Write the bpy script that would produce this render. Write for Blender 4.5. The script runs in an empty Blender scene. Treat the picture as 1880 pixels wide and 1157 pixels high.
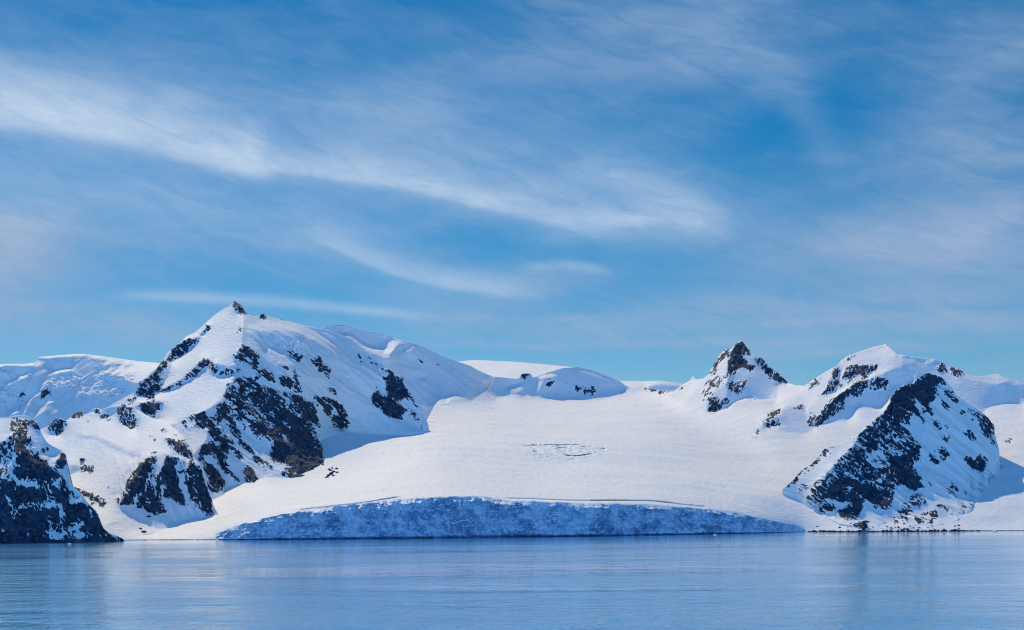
import bpy, math, random
import numpy as np
from mathutils import Vector
from mathutils.geometry import delaunay_2d_cdt

# ------------------------------------------------------------------ camera, sky, sun, exposure
F, YH, H = 2611.0, 940.0, 30.0          # focal length in photo pixels, eye-level row, eye height above the water
KR = .0085                                # the horizon in the photo rises slightly to the right
SUN_EL, SUN_AZ = 44.5, 23.0             # degrees; azimuth measured from straight ahead towards the left
SC = bpy.context.scene
COL = SC.collection
cam_d = bpy.data.cameras.new('camera'); cam = bpy.data.objects.new('camera', cam_d); COL.objects.link(cam)
cam.location = (0, 0, H); cam.rotation_euler = (math.radians(90), KR, 0)
cam_d.sensor_width = 36; cam_d.lens = 36 * F / 1880; cam_d.shift_y = (YH - 578.5) / 1880
cam_d.clip_start = 1; cam_d.clip_end = 120000
SC.camera = cam
SC.view_settings.view_transform = 'Standard'; SC.view_settings.look = 'None'
SC.cycles.filter_width = 1.1; SC.cycles.sample_clamp_indirect = 4; SC.cycles.sample_clamp_direct = 3
SC.view_settings.exposure = 0.0; SC.view_settings.gamma = 1.0

class N:                                 # tiny wrapper: arithmetic on shader sockets
    nt = None
    def __init__(s, sock): s.s = sock
    @staticmethod
    def op(o, a, b=None, c=None, clamp=False):
        n = N.nt.nodes.new('ShaderNodeMath'); n.operation = o; n.use_clamp = clamp
        for i, v in enumerate((a, b, c)):
            if v is None: continue
            if isinstance(v, N): N.nt.links.new(v.s, n.inputs[i])
            else: n.inputs[i].default_value = v
        return N(n.outputs[0])
    def __add__(s, o): return N.op('ADD', s, o)
    def __radd__(s, o): return N.op('ADD', o, s)
    def __sub__(s, o): return N.op('SUBTRACT', s, o)
    def __rsub__(s, o): return N.op('SUBTRACT', o, s)
    def __mul__(s, o): return N.op('MULTIPLY', s, o)
    def __rmul__(s, o): return N.op('MULTIPLY', o, s)
    def __truediv__(s, o): return N.op('DIVIDE', s, o)
    def sat(s): return N.op('ADD', s, 0.0, clamp=True)

def node(t, **kw):
    n = N.nt.nodes.new(t)
    for k, v in kw.items(): setattr(n, k, v)
    return n
def link(a, b): N.nt.links.new(a.s if isinstance(a, N) else a, b)
def sstep(x, a, b):
    n = node('ShaderNodeMapRange', interpolation_type='SMOOTHSTEP')
    link(x, n.inputs[0]); n.inputs[1].default_value = a; n.inputs[2].default_value = b
    return N(n.outputs[0])
def comb(x, y, z):
    n = node('ShaderNodeCombineXYZ')
    for i, v in enumerate((x, y, z)):
        if isinstance(v, N): link(v, n.inputs[i])
        else: n.inputs[i].default_value = v
    return n.outputs[0]
def noise(vec, scale, detail=4, rough=.55, dist=0.0, dims='3D'):
    n = node('ShaderNodeTexNoise', noise_dimensions=dims)
    link(vec, n.inputs['Vector']); n.inputs['Scale'].default_value = scale
    n.inputs['Detail'].default_value = detail; n.inputs['Roughness'].default_value = rough
    n.inputs['Distortion'].default_value = dist
    return N(n.outputs[0])
def mixc(f, a, b):
    n = node('ShaderNodeMix', data_type='RGBA')
    for s, v in ((n.inputs[0], f), (n.inputs[6], a), (n.inputs[7], b)):
        if isinstance(v, (N, bpy.types.NodeSocket)): link(v, s)
        elif isinstance(v, (int, float)): s.default_value = v
        else: s.default_value = (*v, 1)
    return n.outputs[2]

def build_world():
    w = bpy.data.worlds.new('World'); SC.world = w; w.use_nodes = True
    N.nt = w.node_tree; N.nt.nodes.clear()
    out = node('ShaderNodeOutputWorld'); bg = node('ShaderNodeBackground')
    link(bg.outputs[0], out.inputs[0]); bg.inputs[1].default_value = 0.10
    sky = node('ShaderNodeTexSky', sky_type='NISHITA')
    sky.sun_disc = False; sky.sun_elevation = math.radians(SUN_EL)
    sky.sun_rotation = math.radians(-SUN_AZ)
    sky.altitude = 1500; sky.air_density = 1.0; sky.dust_density = 0.0; sky.ozone_density = 3.5
    hs = node('ShaderNodeHueSaturation'); link(sky.outputs[0], hs.inputs['Color'])
    hs.inputs['Saturation'].default_value = SKY_SAT; hs.inputs['Value'].default_value = SKY_VAL
    hs.inputs['Hue'].default_value = SKY_HUE
    tc = node('ShaderNodeTexCoord'); sp = node('ShaderNodeSeparateXYZ'); link(tc.outputs['Generated'], sp.inputs[0])
    x, y, z = (N(o) for o in sp.outputs)
    D = 180 / math.pi
    az = N.op('ARCTAN2', x, y) * D                       # degrees right of straight ahead
    el = N.op('ARCSINE', z) * D                          # degrees above the horizon
    uv = comb(az, el, 0.0)
    w1 = noise(comb(az * .35, el * .8, 0.0), .5, 5, .6) - .5
    w2 = noise(comb(az * .35, el * .8, 7.3), .5, 5, .6) - .5
    azw = az + w1 * 3.0
    elw = el + w2 * 1.3
    # fibres run down to the right
    fib = noise(comb(az * .26 + el * .14, el * .85 + az * .16, 3.1), 1.6, 10, .68, .9)
    fine = noise(comb(az * .7 + el * .3, el * 1.5 + az * .3, 9.7), 2.6, 9, .74, 1.2)
    soft = noise(comb(az * .12, el * .35, 5.5), 1.1, 4, .5)
    def A(px, py):
        X, Z = (px - 940) / F, (YH - py - KR * (px - 940)) / F
        return math.degrees(math.atan(X)), math.degrees(math.atan2(Z, math.hypot(1, X)))
    PXD = 57.3 / F
    def streak(p0, p1, p2, up, lo, s, fade0, fade1, tex=1.0, warp=1.0):
        (a0, e0), (a1, e1), (a2, e2) = A(*p0), A(*p1), A(*p2)
        c = np.polyfit([a0, a1, a2], [e0, e1, e2], 2)
        q = az + w1 * (2.0 * warp)
        d = (el + w2 * (1.0 * warp)) - (q * q * float(c[0]) + q * float(c[1]) + float(c[2]))
        above = N.op('GREATER_THAN', d, 0.0)
        wd = above * (up * PXD) + (1.0 - above) * (lo * PXD)
        g = N.op('EXPONENT', N.op('MULTIPLY', (d / wd) * (d / wd), -1.0))
        f = sstep(q, a0 - fade0 * PXD, a0 + fade0 * PXD * .2) * (1.0 - sstep(q, a2 - fade1 * PXD * .5, a2 + fade1 * PXD * .5))
        t = (fib - .5) * (1.25 * tex) + (fine - .5) * (.35 * tex) + (soft - .5) * 1.0 + 1.0
        return (g * f * t * s).sat()
    dens = [
        streak((-400, 190), (200, 242), (500, 312), 85, 26, .78, 200, 90, .8, .35),
        streak((480, 305), (850, 362), (1090, 425), 42, 13, .52, 120, 260, 1.3, .45),
        streak((-300, 200), (600, 280), (1300, 380), 130, 90, .30, 200, 420, .9),
        streak((-200, 330), (300, 350), (760, 470), 60, 80, .22, 200, 300, 1.0),
        streak((620, 455), (800, 515), (960, 538), 30, 10, .34, 100, 150, .9, .4),
        streak((260, 545), (500, 555), (770, 581), 11, 9, .30, 80, 140, .8, .3),
        streak((1080, 410), (1230, 400), (1330, 420), 60, 22, .40, 140, 120, 1.6, .8),
        streak((1130, 320), (1250, 350), (1310, 380), 24, 18, .26, 100, 100, 1.6, .8),
        streak((640, 195), (740, 195), (860, 175), 40, 25, .16, 100, 120, 1.4),
        streak((1300, 90), (1440, 150), (1520, 240), 80, 50, .16, 120, 120, 1.6),
        streak((1000, 490), (1060, 490), (1110, 500), 12, 10, .22, 60, 60, 1.4, .5),
    ]
    def puff(cx, cy, rx, ry, s, tex=1.0, tilt=0.0):
        a0, e0 = A(cx, cy); dx = (az + w1 * 1.6) - a0; dy = (el + w2 * 1.0) - e0 + dx * tilt
        r = (dx / (rx * PXD)) * (dx / (rx * PXD)) + (dy / (ry * PXD)) * (dy / (ry * PXD))
        g = N.op('EXPONENT', r * -1.0)
        t = (fib - .5) * (1.8 * tex) + (soft - .5) * 1.2 + 1.0
        return (g * t * s).sat()
    greys = [
        puff(15, 445, 120, 62, .95, .6), puff(-60, 500, 260, 60, .5, .8),
        puff(1620, 465, 260, 58, .78, .7), puff(1850, 430, 160, 90, .4, .8), puff(1790, 290, 190, 90, .42, .8), puff(1840, 80, 150, 70, .40, .9),
        puff(1400, 560, 520, 34, .42, 1.3, -.02), puff(1050, 610, 240, 22, .38, 1.4), puff(1700, 600, 320, 26, .35, 1.3), puff(150, 600, 330, 36, .42, 1.1),
        puff(1150, 60, 330, 110, .30, 1.0), puff(1000, 520, 180, 26, .25, 1.2), puff(420, 470, 300, 60, .22, 1.2),
        puff(1000, 585, 200, 9, .35, 1.4), puff(1250, 628, 260, 10, .4, 1.4), puff(1560, 640, 240, 9, .35, 1.5), puff(1480, 590, 200, 8, .3, 1.5), puff(930, 640, 160, 8, .3, 1.5), puff(60, 560, 170, 14, .35, 1.3),
    ]
    cw = dens[0]
    for d in dens[1:]: cw = N.op('MAXIMUM', cw, d) * .5 + (cw + d) * .5 - (cw * d) * .5
    cg = greys[0]
    for d in greys[1:]: cg = cg + d - cg * d
    veil = sstep(soft * .78 + fib * .22, .38, .72) * .26
    cg = (cg + veil).sat()
    c1 = mixc(cg, hs.outputs[0], CLOUD_G)
    c2 = mixc((cw * 1.0).sat(), c1, CLOUD_W)
    # added fill: sky behind the viewer brightened and tinted blue to lift shaded faces
    back_fill = sstep(y * -1.0, -.25, .75) * SKY_BACK_FILL + 1.0
    o1 = back_fill - 1.0
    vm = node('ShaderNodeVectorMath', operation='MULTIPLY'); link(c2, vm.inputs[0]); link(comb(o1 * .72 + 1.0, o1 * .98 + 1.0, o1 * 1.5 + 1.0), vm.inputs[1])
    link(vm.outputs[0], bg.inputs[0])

SKY_SAT, SKY_VAL, SKY_HUE, SKY_BACK_FILL = 1.45, .73, .493, 1.65
CLOUD_W = (5.8, 7.0, 8.6); CLOUD_G = (3.2, 4.4, 6.4)
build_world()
sl = bpy.data.lights.new('sun', 'SUN'); sun = bpy.data.objects.new('sun', sl); COL.objects.link(sun)
sl.energy = 3.05; sl.angle = math.radians(.53); sl.color = (1.0, .86, .59)
e, a = math.radians(SUN_EL), math.radians(SUN_AZ)
SV = Vector((-math.sin(a) * math.cos(e), math.cos(a) * math.cos(e), math.sin(e)))
sun.rotation_euler = SV.to_track_quat('Z', 'Y').to_euler(); sun.location = (-800, 900, 1200)

# ------------------------------------------------------------------ numeric helpers
rng = np.random.default_rng(7)
_perm = np.tile(rng.permutation(256), 2)
_g = rng.normal(size=(256, 3)); _g /= np.linalg.norm(_g, axis=1)[:, None]
def perlin(p):
    p = np.asarray(p, float); i = np.floor(p).astype(int); f = p - i; i &= 255
    u = f * f * f * (f * (f * 6 - 15) + 10)
    r = 0
    for dx in (0, 1):
        wx = u[..., 0] if dx else 1 - u[..., 0]
        for dy in (0, 1):
            wy = u[..., 1] if dy else 1 - u[..., 1]
            for dz in (0, 1):
                wz = u[..., 2] if dz else 1 - u[..., 2]
                h = _perm[_perm[_perm[(i[..., 0] + dx) & 255] + ((i[..., 1] + dy) & 255)] + ((i[..., 2] + dz) & 255)]
                g = _g[h]
                r = r + wx * wy * wz * (g[..., 0] * (f[..., 0] - dx) + g[..., 1] * (f[..., 1] - dy) + g[..., 2] * (f[..., 2] - dz))
    return r * 1.6
def fbm(p, octs=4, gain=.5, ridged=False):
    s, a, t = 0, 1.0, 0
    for k in range(octs):
        n = perlin(p * 2.03 ** k + 17.3 * k)
        if ridged: n = 1 - 2 * np.abs(n)
        s = s + a * n; t += a; a *= gain
    return s / t
def blur(a, s):
    if s <= 0: return a
    r = int(max(1, round(3 * s))); k = np.exp(-.5 * (np.arange(-r, r + 1) / s) ** 2); k /= k.sum()
    for ax in (0, 1):
        pad = [(0, 0)] * a.ndim; pad[ax] = (r, r); b = np.pad(a, pad, mode='edge'); o = 0
        for j, w in enumerate(k): o = o + w * np.take(b, range(j, j + a.shape[ax]), axis=ax)
        a = o
    return a
CROPS = {'P': (0, 0, 1), 'K1': (0, 769, 5), 'K2': (0, 610, 5), 'K3': (200, 545, 5), 'K4': (200, 740, 5), 'K5': (430, 590, 5),
         'K6': (1180, 600, 5), 'K7': (1400, 620, 5), 'K8': (1430, 760, 5), 'K9': (1504, 640, 5), 'KC': (780, 580, 3.615)}
def pts(k, s):
    ox, oy, m = CROPS[k]; v = [float(t) for t in s.replace(',', ' ').split()]
    return [(ox + v[i] / m, oy + v[i + 1] / m) for i in range(0, len(v), 2)]
def inpoly(px, py, poly):
    r = np.zeros(px.shape, bool); n = len(poly)
    for i in range(n):
        x1, y1 = poly[i]; x2, y2 = poly[(i + 1) % n]
        if y1 == y2: continue
        c = (py < y1) != (py < y2)
        r ^= c & (px < (x2 - x1) * (py - y1) / (y2 - y1) + x1)
    return r
class Img:                                # small raster over a piece of the terrain
    def __init__(s, x0, x1, y0, y1, st):
        s.x0, s.y0, s.st = x0, y0, st
        s.px, s.py = np.meshgrid(np.arange(x0, x1 + st, st), np.arange(y0, y1 + st, st))
    def mask(s, poly): return inpoly(s.px, s.py, poly)
    def sample(s, a, px, py):
        h, w = a.shape[:2]
        fx = np.clip((px - s.x0) / s.st, 0, w - 1.001); fy = np.clip((py - s.y0) / s.st, 0, h - 1.001)
        i = fx.astype(int); j = fy.astype(int); u = fx - i; v = fy - j
        if a.ndim == 3: u = u[..., None]; v = v[..., None]
        return (a[j, i] * (1 - u) + a[j, i + 1] * u) * (1 - v) + (a[j + 1, i] * (1 - u) + a[j + 1, i + 1] * u) * v
def curve(p): p = np.array(p, float); return lambda x: np.interp(x, p[:, 0], p[:, 1])
def rayX(px, py): return (px - 940 + KR * (YH - py)) / F
def rayZ(px, py): return (YH - py - KR * (px - 940)) / F
def P3(px, py, D): return np.stack([D * rayX(px, py), D + 0 * px, H + D * rayZ(px, py)], -1)
def shoreD(px, py): return -H / rayZ(px, py)

def solve(gx, gy, wx, wy, wd, ld, l0, it):
    """least-squares height field whose slopes follow the wanted facets (conjugate gradients)"""
    def AT(a, b, c):
        o = c.copy(); o[:, 1:] += a; o[:, :-1] -= a; o[1:] += b; o[:-1] -= b; return o
    def Aop(l): return AT(wx * (l[:, 1:] - l[:, :-1]), wy * (l[1:] - l[:-1]), wd * l)
    b = AT(wx * gx, wy * gy, wd * ld)
    M = wd.copy(); M[:, 1:] += wx; M[:, :-1] += wx; M[1:] += wy; M[:-1] += wy; M += 1e-9
    l = l0.copy(); r = b - Aop(l); z = r / M; p = z; rz = (r * z).sum()
    for k in range(it):
        Ap = Aop(p); al = rz / ((p * Ap).sum() + 1e-30); l = l + al * p; r = r - al * Ap
        z = r / M; rn = (r * z).sum()
        if rn < 1e-12: break
        p = z + (rn / rz) * p; rz = rn
    return l

SHW = 6.0
def relief(x0, x1, y0, y1, default, facets, anchors, base=None, baseD=None, breaks=(), soft=3.0, data=None, st=2.0):
    """returns raster + ln(depth) raster"""
    prev = None
    for step in (16.0, 8.0, 4.0, st):
        im = Img(x0, x1, y0, y1, step); h, w = im.px.shape
        n = np.zeros((h, w, 3)) + np.array(default)
        fw = np.ones((h, w)); fw[:] = 1 if Vector(default).dot(SV) > .05 else SHW
        for fc in facets:
            al = im.mask(fc[1]).astype(float)
            if len(fc) > 2: al = blur(al, max(fc[2] / step, .3))
            n = n * (1 - al[..., None]) + np.array(fc[0]) * al[..., None]
            pa = np.array(fc[1]); ar = abs((pa[:, 0] * np.roll(pa[:, 1], 1) - pa[:, 1] * np.roll(pa[:, 0], 1)).sum()) / 2
            wv = SHW if (Vector(fc[0]).dot(SV) < .05 or ar < 9000) else 1.0
            fw = fw * (1 - al) + wv * al
        fw = blur(fw, max(soft / step, .4))
        n = blur(n, soft / step) if soft / step > .3 else n
        n /= np.linalg.norm(n, axis=2)[..., None]
        X, Z = rayX(im.px, im.py), rayZ(im.px, im.py)
        k = np.maximum(-(n[..., 0] * X + n[..., 1] + n[..., 2] * Z), .16)
        lX, lZ = n[..., 0] / k, n[..., 2] / k
        wd = np.zeros((h, w)); ld = np.zeros((h, w))
        if data is not None:
            dm, dD = data(im); wd = wd + dm; ld = np.log(dD)
            gXd = np.gradient(ld, axis=1) * F / step; gYd = -np.gradient(ld, axis=0) * F / step
            q = np.clip(dm * 83, 0, 1); lX = lX * (1 - q) + gXd * q; lZ = lZ * (1 - q) + gYd * q
        gx = (lX[:, 1:] + lX[:, :-1]) * .5 * step / F; gy = -(lZ[1:] + lZ[:-1]) * .5 * step / F
        wx = np.minimum(fw[:, 1:], fw[:, :-1]); wy = np.minimum(fw[1:], fw[:-1])
        for bl in breaks:
            bl = np.array(bl)
            for (ax, ay), (bx, by) in zip(bl[:-1], bl[1:]):
                for t in np.linspace(0, 1, int(max(abs(bx - ax), abs(by - ay)) / step * 3) + 2):
                    i = int((ax + (bx - ax) * t - x0) / step); j = int((ay + (by - ay) * t - y0) / step)
                    if 0 <= i < w - 1 and 0 <= j < h - 1: wx[j, i] = .01; wy[j, i] = .01
        if base is not None:
          for bs_, bw_ in (base if isinstance(base[0][0], list) else [(base, 1.5)]):
            for x in np.arange(max(x0, bs_[0][0]), min(x1, bs_[-1][0]), step):
                yb = curve(bs_)(x); j = int(round((yb - y0) / step)); i = int(round((x - x0) / step))
                if 0 <= j < h and 0 <= i < w:
                    for jj in (j - 1, j, j + 1):
                        if 0 <= jj < h: wd[jj, i] = bw_; ld[jj, i] = math.log(float(baseD(x, yb)))
        for (ax, ay, D, wt) in anchors:
            i = int(round((ax - x0) / step)); j = int(round((ay - y0) / step))
            if 0 <= i < w and 0 <= j < h: wd[j, i] = wt; ld[j, i] = math.log(D)
        wd = wd + 1e-7
        if prev is None: l0 = np.full((h, w), math.log(2300.0)); itn = 1500
        else: l0 = prev[0].sample(prev[1], im.px, im.py); itn = 500 if step > st else 220
        ld = np.where(wd > 2e-7, ld, l0)
        l = solve(gx, gy, wx, wy, wd, ld, l0, itn); prev = (im, l)
    return prev

def interp_pts(P):
    """planar facets between scattered (px,py,D): linear in 1/D"""
    P = np.array(P, float); v, e_, f, ov, oe, of = delaunay_2d_cdt([Vector((p[0], p[1])) for p in P], [], [], 0, 1e-4)
    val = np.array([1 / P[o[0], 2] for o in ov]); v = np.array([(a.x, a.y) for a in v])
    def g(px, py):
        out = np.full(px.shape, np.nan)
        for t in f:
            A_, B_, C_ = v[list(t)]; d = (B_[1] - C_[1]) * (A_[0] - C_[0]) + (C_[0] - B_[0]) * (A_[1] - C_[1])
            if abs(d) < 1e-9: continue
            a = ((B_[1] - C_[1]) * (px - C_[0]) + (C_[0] - B_[0]) * (py - C_[1])) / d
            b = ((C_[1] - A_[1]) * (px - C_[0]) + (A_[0] - C_[0]) * (py - C_[1])) / d
            c = 1 - a - b; m = (a > -1e-6) & (b > -1e-6) & (c > -1e-6)
            vv = val[list(t)]; out[m] = (a * vv[0] + b * vv[1] + c * vv[2])[m]
        return 1 / out
    return g

# ------------------------------------------------------------------ materials
def new_mat(name):
    m = bpy.data.materials.new(name); m.use_nodes = True; N.nt = m.node_tree
    b = m.node_tree.nodes['Principled BSDF']; return m, b
def bump(h, strength, dist):
    n = node('ShaderNodeBump'); link(h, n.inputs['Height']); n.inputs['Strength'].default_value = strength; n.inputs['Distance'].default_value = dist
    return n.outputs[0]
def mat_snow(name='snow', st_=.5, fine_=.3):
    m, b = new_mat(name)
    pos = node('ShaderNodeNewGeometry').outputs['Position']
    sp = node('ShaderNodeSeparateXYZ'); link(pos, sp.inputs[0]); x, y, z = (N(o) for o in sp.outputs)
    big = noise(pos, .012, 5, .6)
    link(mixc(big, (.85, .83, .79), (.91, .885, .84)), b.inputs['Base Color'])
    b.inputs['Roughness'].default_value = .7; b.inputs['Specular IOR Level'].default_value = .25
    rip = noise(comb(x * .10 + z * .05, y * .05, z * .22), 1.0, 5, .6, .6)
    rp2 = noise(comb(x * .30 + z * .2, y * .16, z * .6), 1.0, 5, .65, .8)
    link(bump(rip * 1.6 + rp2 * fine_, st_, 1.9), b.inputs['Normal'])
    return m
def mat_ice():
    m, b = new_mat('glacier_ice')
    pos = node('ShaderNodeNewGeometry').outputs['Position']
    n1 = noise(pos, .05, 6, .65); n2 = noise(pos, .22, 5, .6)
    f = sstep(n1 * .7 + n2 * .3, .40, .60)
    c = mixc(f, (.17, .29, .44), (.56, .68, .80))
    d = sstep(noise(pos, .035, 5, .7, .8), .60, .72)
    nz = node('ShaderNodeSeparateXYZ'); link(node('ShaderNodeNewGeometry').outputs['Normal'], nz.inputs[0])
    link(mixc(sstep(N(nz.outputs[2]) + (n2 - .5) * .5, .55, .75), mixc(d * .45, c, (.13, .22, .33)), (.84, .85, .85)), b.inputs['Base Color'])
    b.inputs['Roughness'].default_value = .55
    link(bump(noise(pos, .35, 6, .65), .8, 1.5), b.inputs['Normal'])
    return m
def mat_rock():
    m, b = new_mat('rock')
    pos = node('ShaderNodeNewGeometry').outputs['Position']
    sp = node('ShaderNodeSeparateXYZ'); link(pos, sp.inputs[0]); x, y, z = (N(o) for o in sp.outputs)
    st = noise(comb((x * .8 + z * .6) * .12, y * .05, (z * .8 - x * .6) * .04), 1.0, 6, .65, .6)
    sm = noise(pos, .22, 6, .7)
    c = mixc(sstep(st, .35, .65), (.009, .018, .035), (.030, .055, .092))
    c = mixc(sstep(sm, .46, .66) * .75, c, (.085, .125, .185))
    link(c, b.inputs['Base Color']); b.inputs['Roughness'].default_value = .85
    b.inputs['Specular IOR Level'].default_value = .3
    link(bump(st * .5 + sm, .9, 2.5), b.inputs['Normal'])
    return m
def mat_water():
    m, b = new_mat('sea_water')
    pos = node('ShaderNodeNewGeometry').outputs['Position']
    sp = node('ShaderNodeSeparateXYZ'); link(pos, sp.inputs[0]); x, y, z = (N(o) for o in sp.outputs)
    b.inputs['Base Color'].default_value = (.13, .45, .76, 1)
    b.inputs['IOR'].default_value = 1.8
    patch = noise(comb(x * .0022, y * .0075, 0.0), 1.0, 6, .62, .3)        # wind-ruffled and calm streaks
    calm = sstep(y, 1250.0, 1600.0)
    ruff = sstep(patch, .34, .66) * (1.0 - calm * .75)
    link(ruff * .08 + .03, b.inputs['Roughness'])
    wv = noise(comb(x * .22, y * .10, 0.0), 1.0, 4, .6, .4) + noise(comb(x * .055, y * .028, 4.0), 1.0, 3, .55, .3) * 1.6 + noise(comb(x * .75, y * .24, 8.0), 1.0, 3, .6, .5) * .55
    hgt = wv * (ruff * .75 + .25) * (1.5 - sstep(y, 380.0, 950.0) * .7)
    link(bump(hgt, WAVE[0], WAVE[1]), b.inputs['Normal'])
    return m
WAVE = (1.0, .95)
SNOW, ICE, ROCK, WATER = mat_snow(), mat_ice(), mat_rock(), mat_water()
FIRN = mat_snow('glacier_snow', .62, .22)

# ------------------------------------------------------------------ scene objects
def top(name, label, cat, kind=None, group=None, loc=(0, 0, 0)):
    o = bpy.data.objects.new(name, None); COL.objects.link(o); o.location = loc; o.empty_display_size = 20
    tagp(o, label, cat, kind, group); return o
def tagp(o, label, cat, kind=None, group=None):
    o['label'] = label; o['category'] = cat
    if kind: o['kind'] = kind
    if group: o['group'] = group
def mesh_from(name, V, Q, mat, parent=None, nrm=None, smooth=True):
    """V (n,3) all vertices, Q (m,4) quads; unused vertices are dropped"""
    used, inv = np.unique(Q.ravel(), return_inverse=True); Vn = V[used]; Qn = inv.reshape(-1, 4)
    me = bpy.data.meshes.new(name)
    me.vertices.add(len(Vn)); me.vertices.foreach_set('co', Vn.astype(np.float32).ravel())
    me.loops.add(Qn.size); me.loops.foreach_set('vertex_index', Qn.astype(np.int32).ravel())
    me.polygons.add(len(Qn)); me.polygons.foreach_set('loop_start', np.arange(0, Qn.size, 4, dtype=np.int32))
    me.update(calc_edges=True); me.validate()
    me.polygons.foreach_set('use_smooth', np.full(len(Qn), smooth)); me.materials.append(mat)
    if nrm is not None: me.normals_split_custom_set_from_vertices(nrm[used].tolist())
    o = bpy.data.objects.new(name, me); COL.objects.link(o)
    if parent: o.parent = parent
    return o
def vnormals(G):
    du = np.gradient(G, axis=1); dv = np.gradient(G, axis=0)
    n = np.cross(dv, du); n /= np.linalg.norm(n, axis=2)[..., None] + 1e-12
    return n

def paint_rock(im, rocks, soft=2.4):
    R = np.zeros(im.px.shape)
    for d, pl in rocks:
        m = im.mask(pl)
        if d >= 0: R[m] = np.maximum(R[m], d)
        else: R[m] = np.minimum(R[m], 1 + d)
    return np.clip(blur(R, soft / im.st) * 1.33, 0, 1.12)

def terrain(x0, x1, crest, base, lnD, rocks, dx=1.0, dy=.9, ang=55.0, rock_amp=1.0, snow_amp=1.0, gain=.34, groove=(), bumps=(),
            back=26, bias=0.0, und=1.0, flat=None, ribs=()):
    """one piece of ground as a grid from its base up to its crest and down its far side; returns grid, rock mask"""
    im, l = lnD
    cx = np.arange(x0, x1 + dx, dx); cy0, cy1 = curve(crest)(cx), curve(base)(cx)
    rows = int(max(cy1 - cy0) / dy) + 2
    t = np.linspace(0, 1, rows)[:, None]
    px = np.repeat(cx[None], rows, 0); py = cy0[None] * (1 - t) + cy1[None] * t
    ext = np.array([1.5, 4, 9, 18, 34])[:, None]                                  # foot below the snow surface in front
    D = np.exp(im.sample(l, px, py))
    for poly, A_, w in groove:
        p = np.array(poly); yl = np.interp(px, p[:, 0], p[:, 1]); tp = np.clip(np.minimum(px - p[0, 0], p[-1, 0] - px) / 12, 0, 1)
        D = D + A_ * tp * np.exp(-((py - yl) / w) ** 2)
    G = P3(px, py, D)
    ri = Img(x0 - 4, x1 + 4, min(cy0) - 4, max(cy1) + 4, 1.0)
    R = ri.sample(paint_rock(ri, rocks), px, py) if rocks else np.zeros(px.shape)
    n0 = vnormals(G); n0 = np.stack([blur(n0[..., i], 2.0) for i in range(3)], -1); n0 /= np.linalg.norm(n0, axis=2)[..., None]
    # noise coordinates follow the fall line of the ribs
    c, s = math.cos(math.radians(ang)), math.sin(math.radians(ang))
    u = G[..., 0] * c - G[..., 2] * s; v = G[..., 0] * s + G[..., 2] * c
    q = np.stack([u / 2.4, G[..., 1] * .35, v], -1)
    n1 = fbm(q / 6.5, 3, .9) + .50 * fbm(q / 22.0 + 5, 2, .6); n1 = n1 / n1.std()
    q5 = np.stack([u / 5.0, G[..., 1] * .3, v], -1)
    n5 = fbm(q5 / 7.0 + 60, 3, .6); n6 = fbm(q5 / 16.0 + 90, 3, .6)
    streak = (np.abs(n5) < .04) | (np.abs(n6) < .025); n2 = fbm(q / 34.0 + 50, 5, .55, ridged=True); n3 = fbm(G / 14.0 + 9, 3, .6)
    m0 = (R + gain * n1 > .5) & (R > .05)
    Rw = blur(np.where(m0, 1.0, np.clip(R - .3, 0, .5)), 1.6)
    n4 = fbm(q / 12.0 + 21, 4, .62, ridged=True)
    disp = Rw * rock_amp * (5.0 * (n2 - n2.mean()) + 2.2 * n3 + 3.0 * (n4 - n4.mean()) + .5)
    # snow: soft drifts
    sn = 1 - Rw
    disp = disp + sn * snow_amp * (2.2 * fbm(G * np.array([1, .6, 1]) / 120.0, 2) + .50 * fbm(q / 30.0 + 7, 3) + .16 * fbm(q / 8.0 + 70, 3))
    for poly, A_, lam in ribs:                                       # ribs and gullies that follow the fall line
        m = blur(inpoly(px, py, poly).astype(float), 9.0)
        qr = np.stack([u / 5.5, G[..., 1] * .2, v], -1) / lam
        rb = fbm(qr + 200, 3, .5, ridged=True); disp = disp + m * A_ * (rb - rb.mean())
    if und > 1: disp = disp + sn * (und * fbm(G * np.array([.30, 1, 0]) / 170.0 + 3, 3, .5) + .25 * und * fbm(G * np.array([.5, 1, 0]) / 45.0 + 8, 2, .5))
    for poly, A_, sc in bumps:
        m = blur(inpoly(px, py, pts(*poly) if isinstance(poly, tuple) else poly).astype(float), 3.0)
        disp = disp + m * A_ * fbm(G / sc + 31, 4, .6)
    edge = np.clip(t * rows / 6.0, 0.0, 1) * .8 + .2
    disp = disp * (edge if flat is None else edge * flat(px, py))
    G = G + n0 * disp[..., None]
    nn = vnormals(G)
    led = nn[..., 2] - blur(nn[..., 2], 6.0)
    mask = (R + gain * n1 - .35 * led + bias * (R > .05)) > .5
    mask &= R > .04
    mask &= ~(streak & (R < 1.11))
    # far side and foot
    top_rows = []
    for k in range(back // 2, 0, -1):
        f = k / (back // 2); dist = 260.0 * f * f + 6 * f
        b = G[0].copy(); b[:, 1] += dist; b[:, 0] += dist * (px[0] - 940) / F * .5
        b[:, 2] -= dist * .62 + 3 * f; top_rows.append(b)
    low = []
    for e_ in ext[:, 0]: low.append(P3(px[-1], py[-1] + e_, G[-1][:, 1]))
    Gf = np.concatenate([np.array(top_rows), G, np.array(low)], 0)
    nb, nl = len(top_rows), len(low)
    mask = np.concatenate([np.repeat(mask[:1], nb, 0), mask, np.repeat(mask[-1:] & False, nl, 0)], 0)
    pxf = np.concatenate([np.repeat(px[:1], nb, 0), px, np.repeat(px[-1:], nl, 0)], 0)
    pyf = np.concatenate([np.repeat(py[:1], nb, 0), py, np.repeat(py[-1:], nl, 0)], 0)
    return Gf, mask, pxf, pyf
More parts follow.
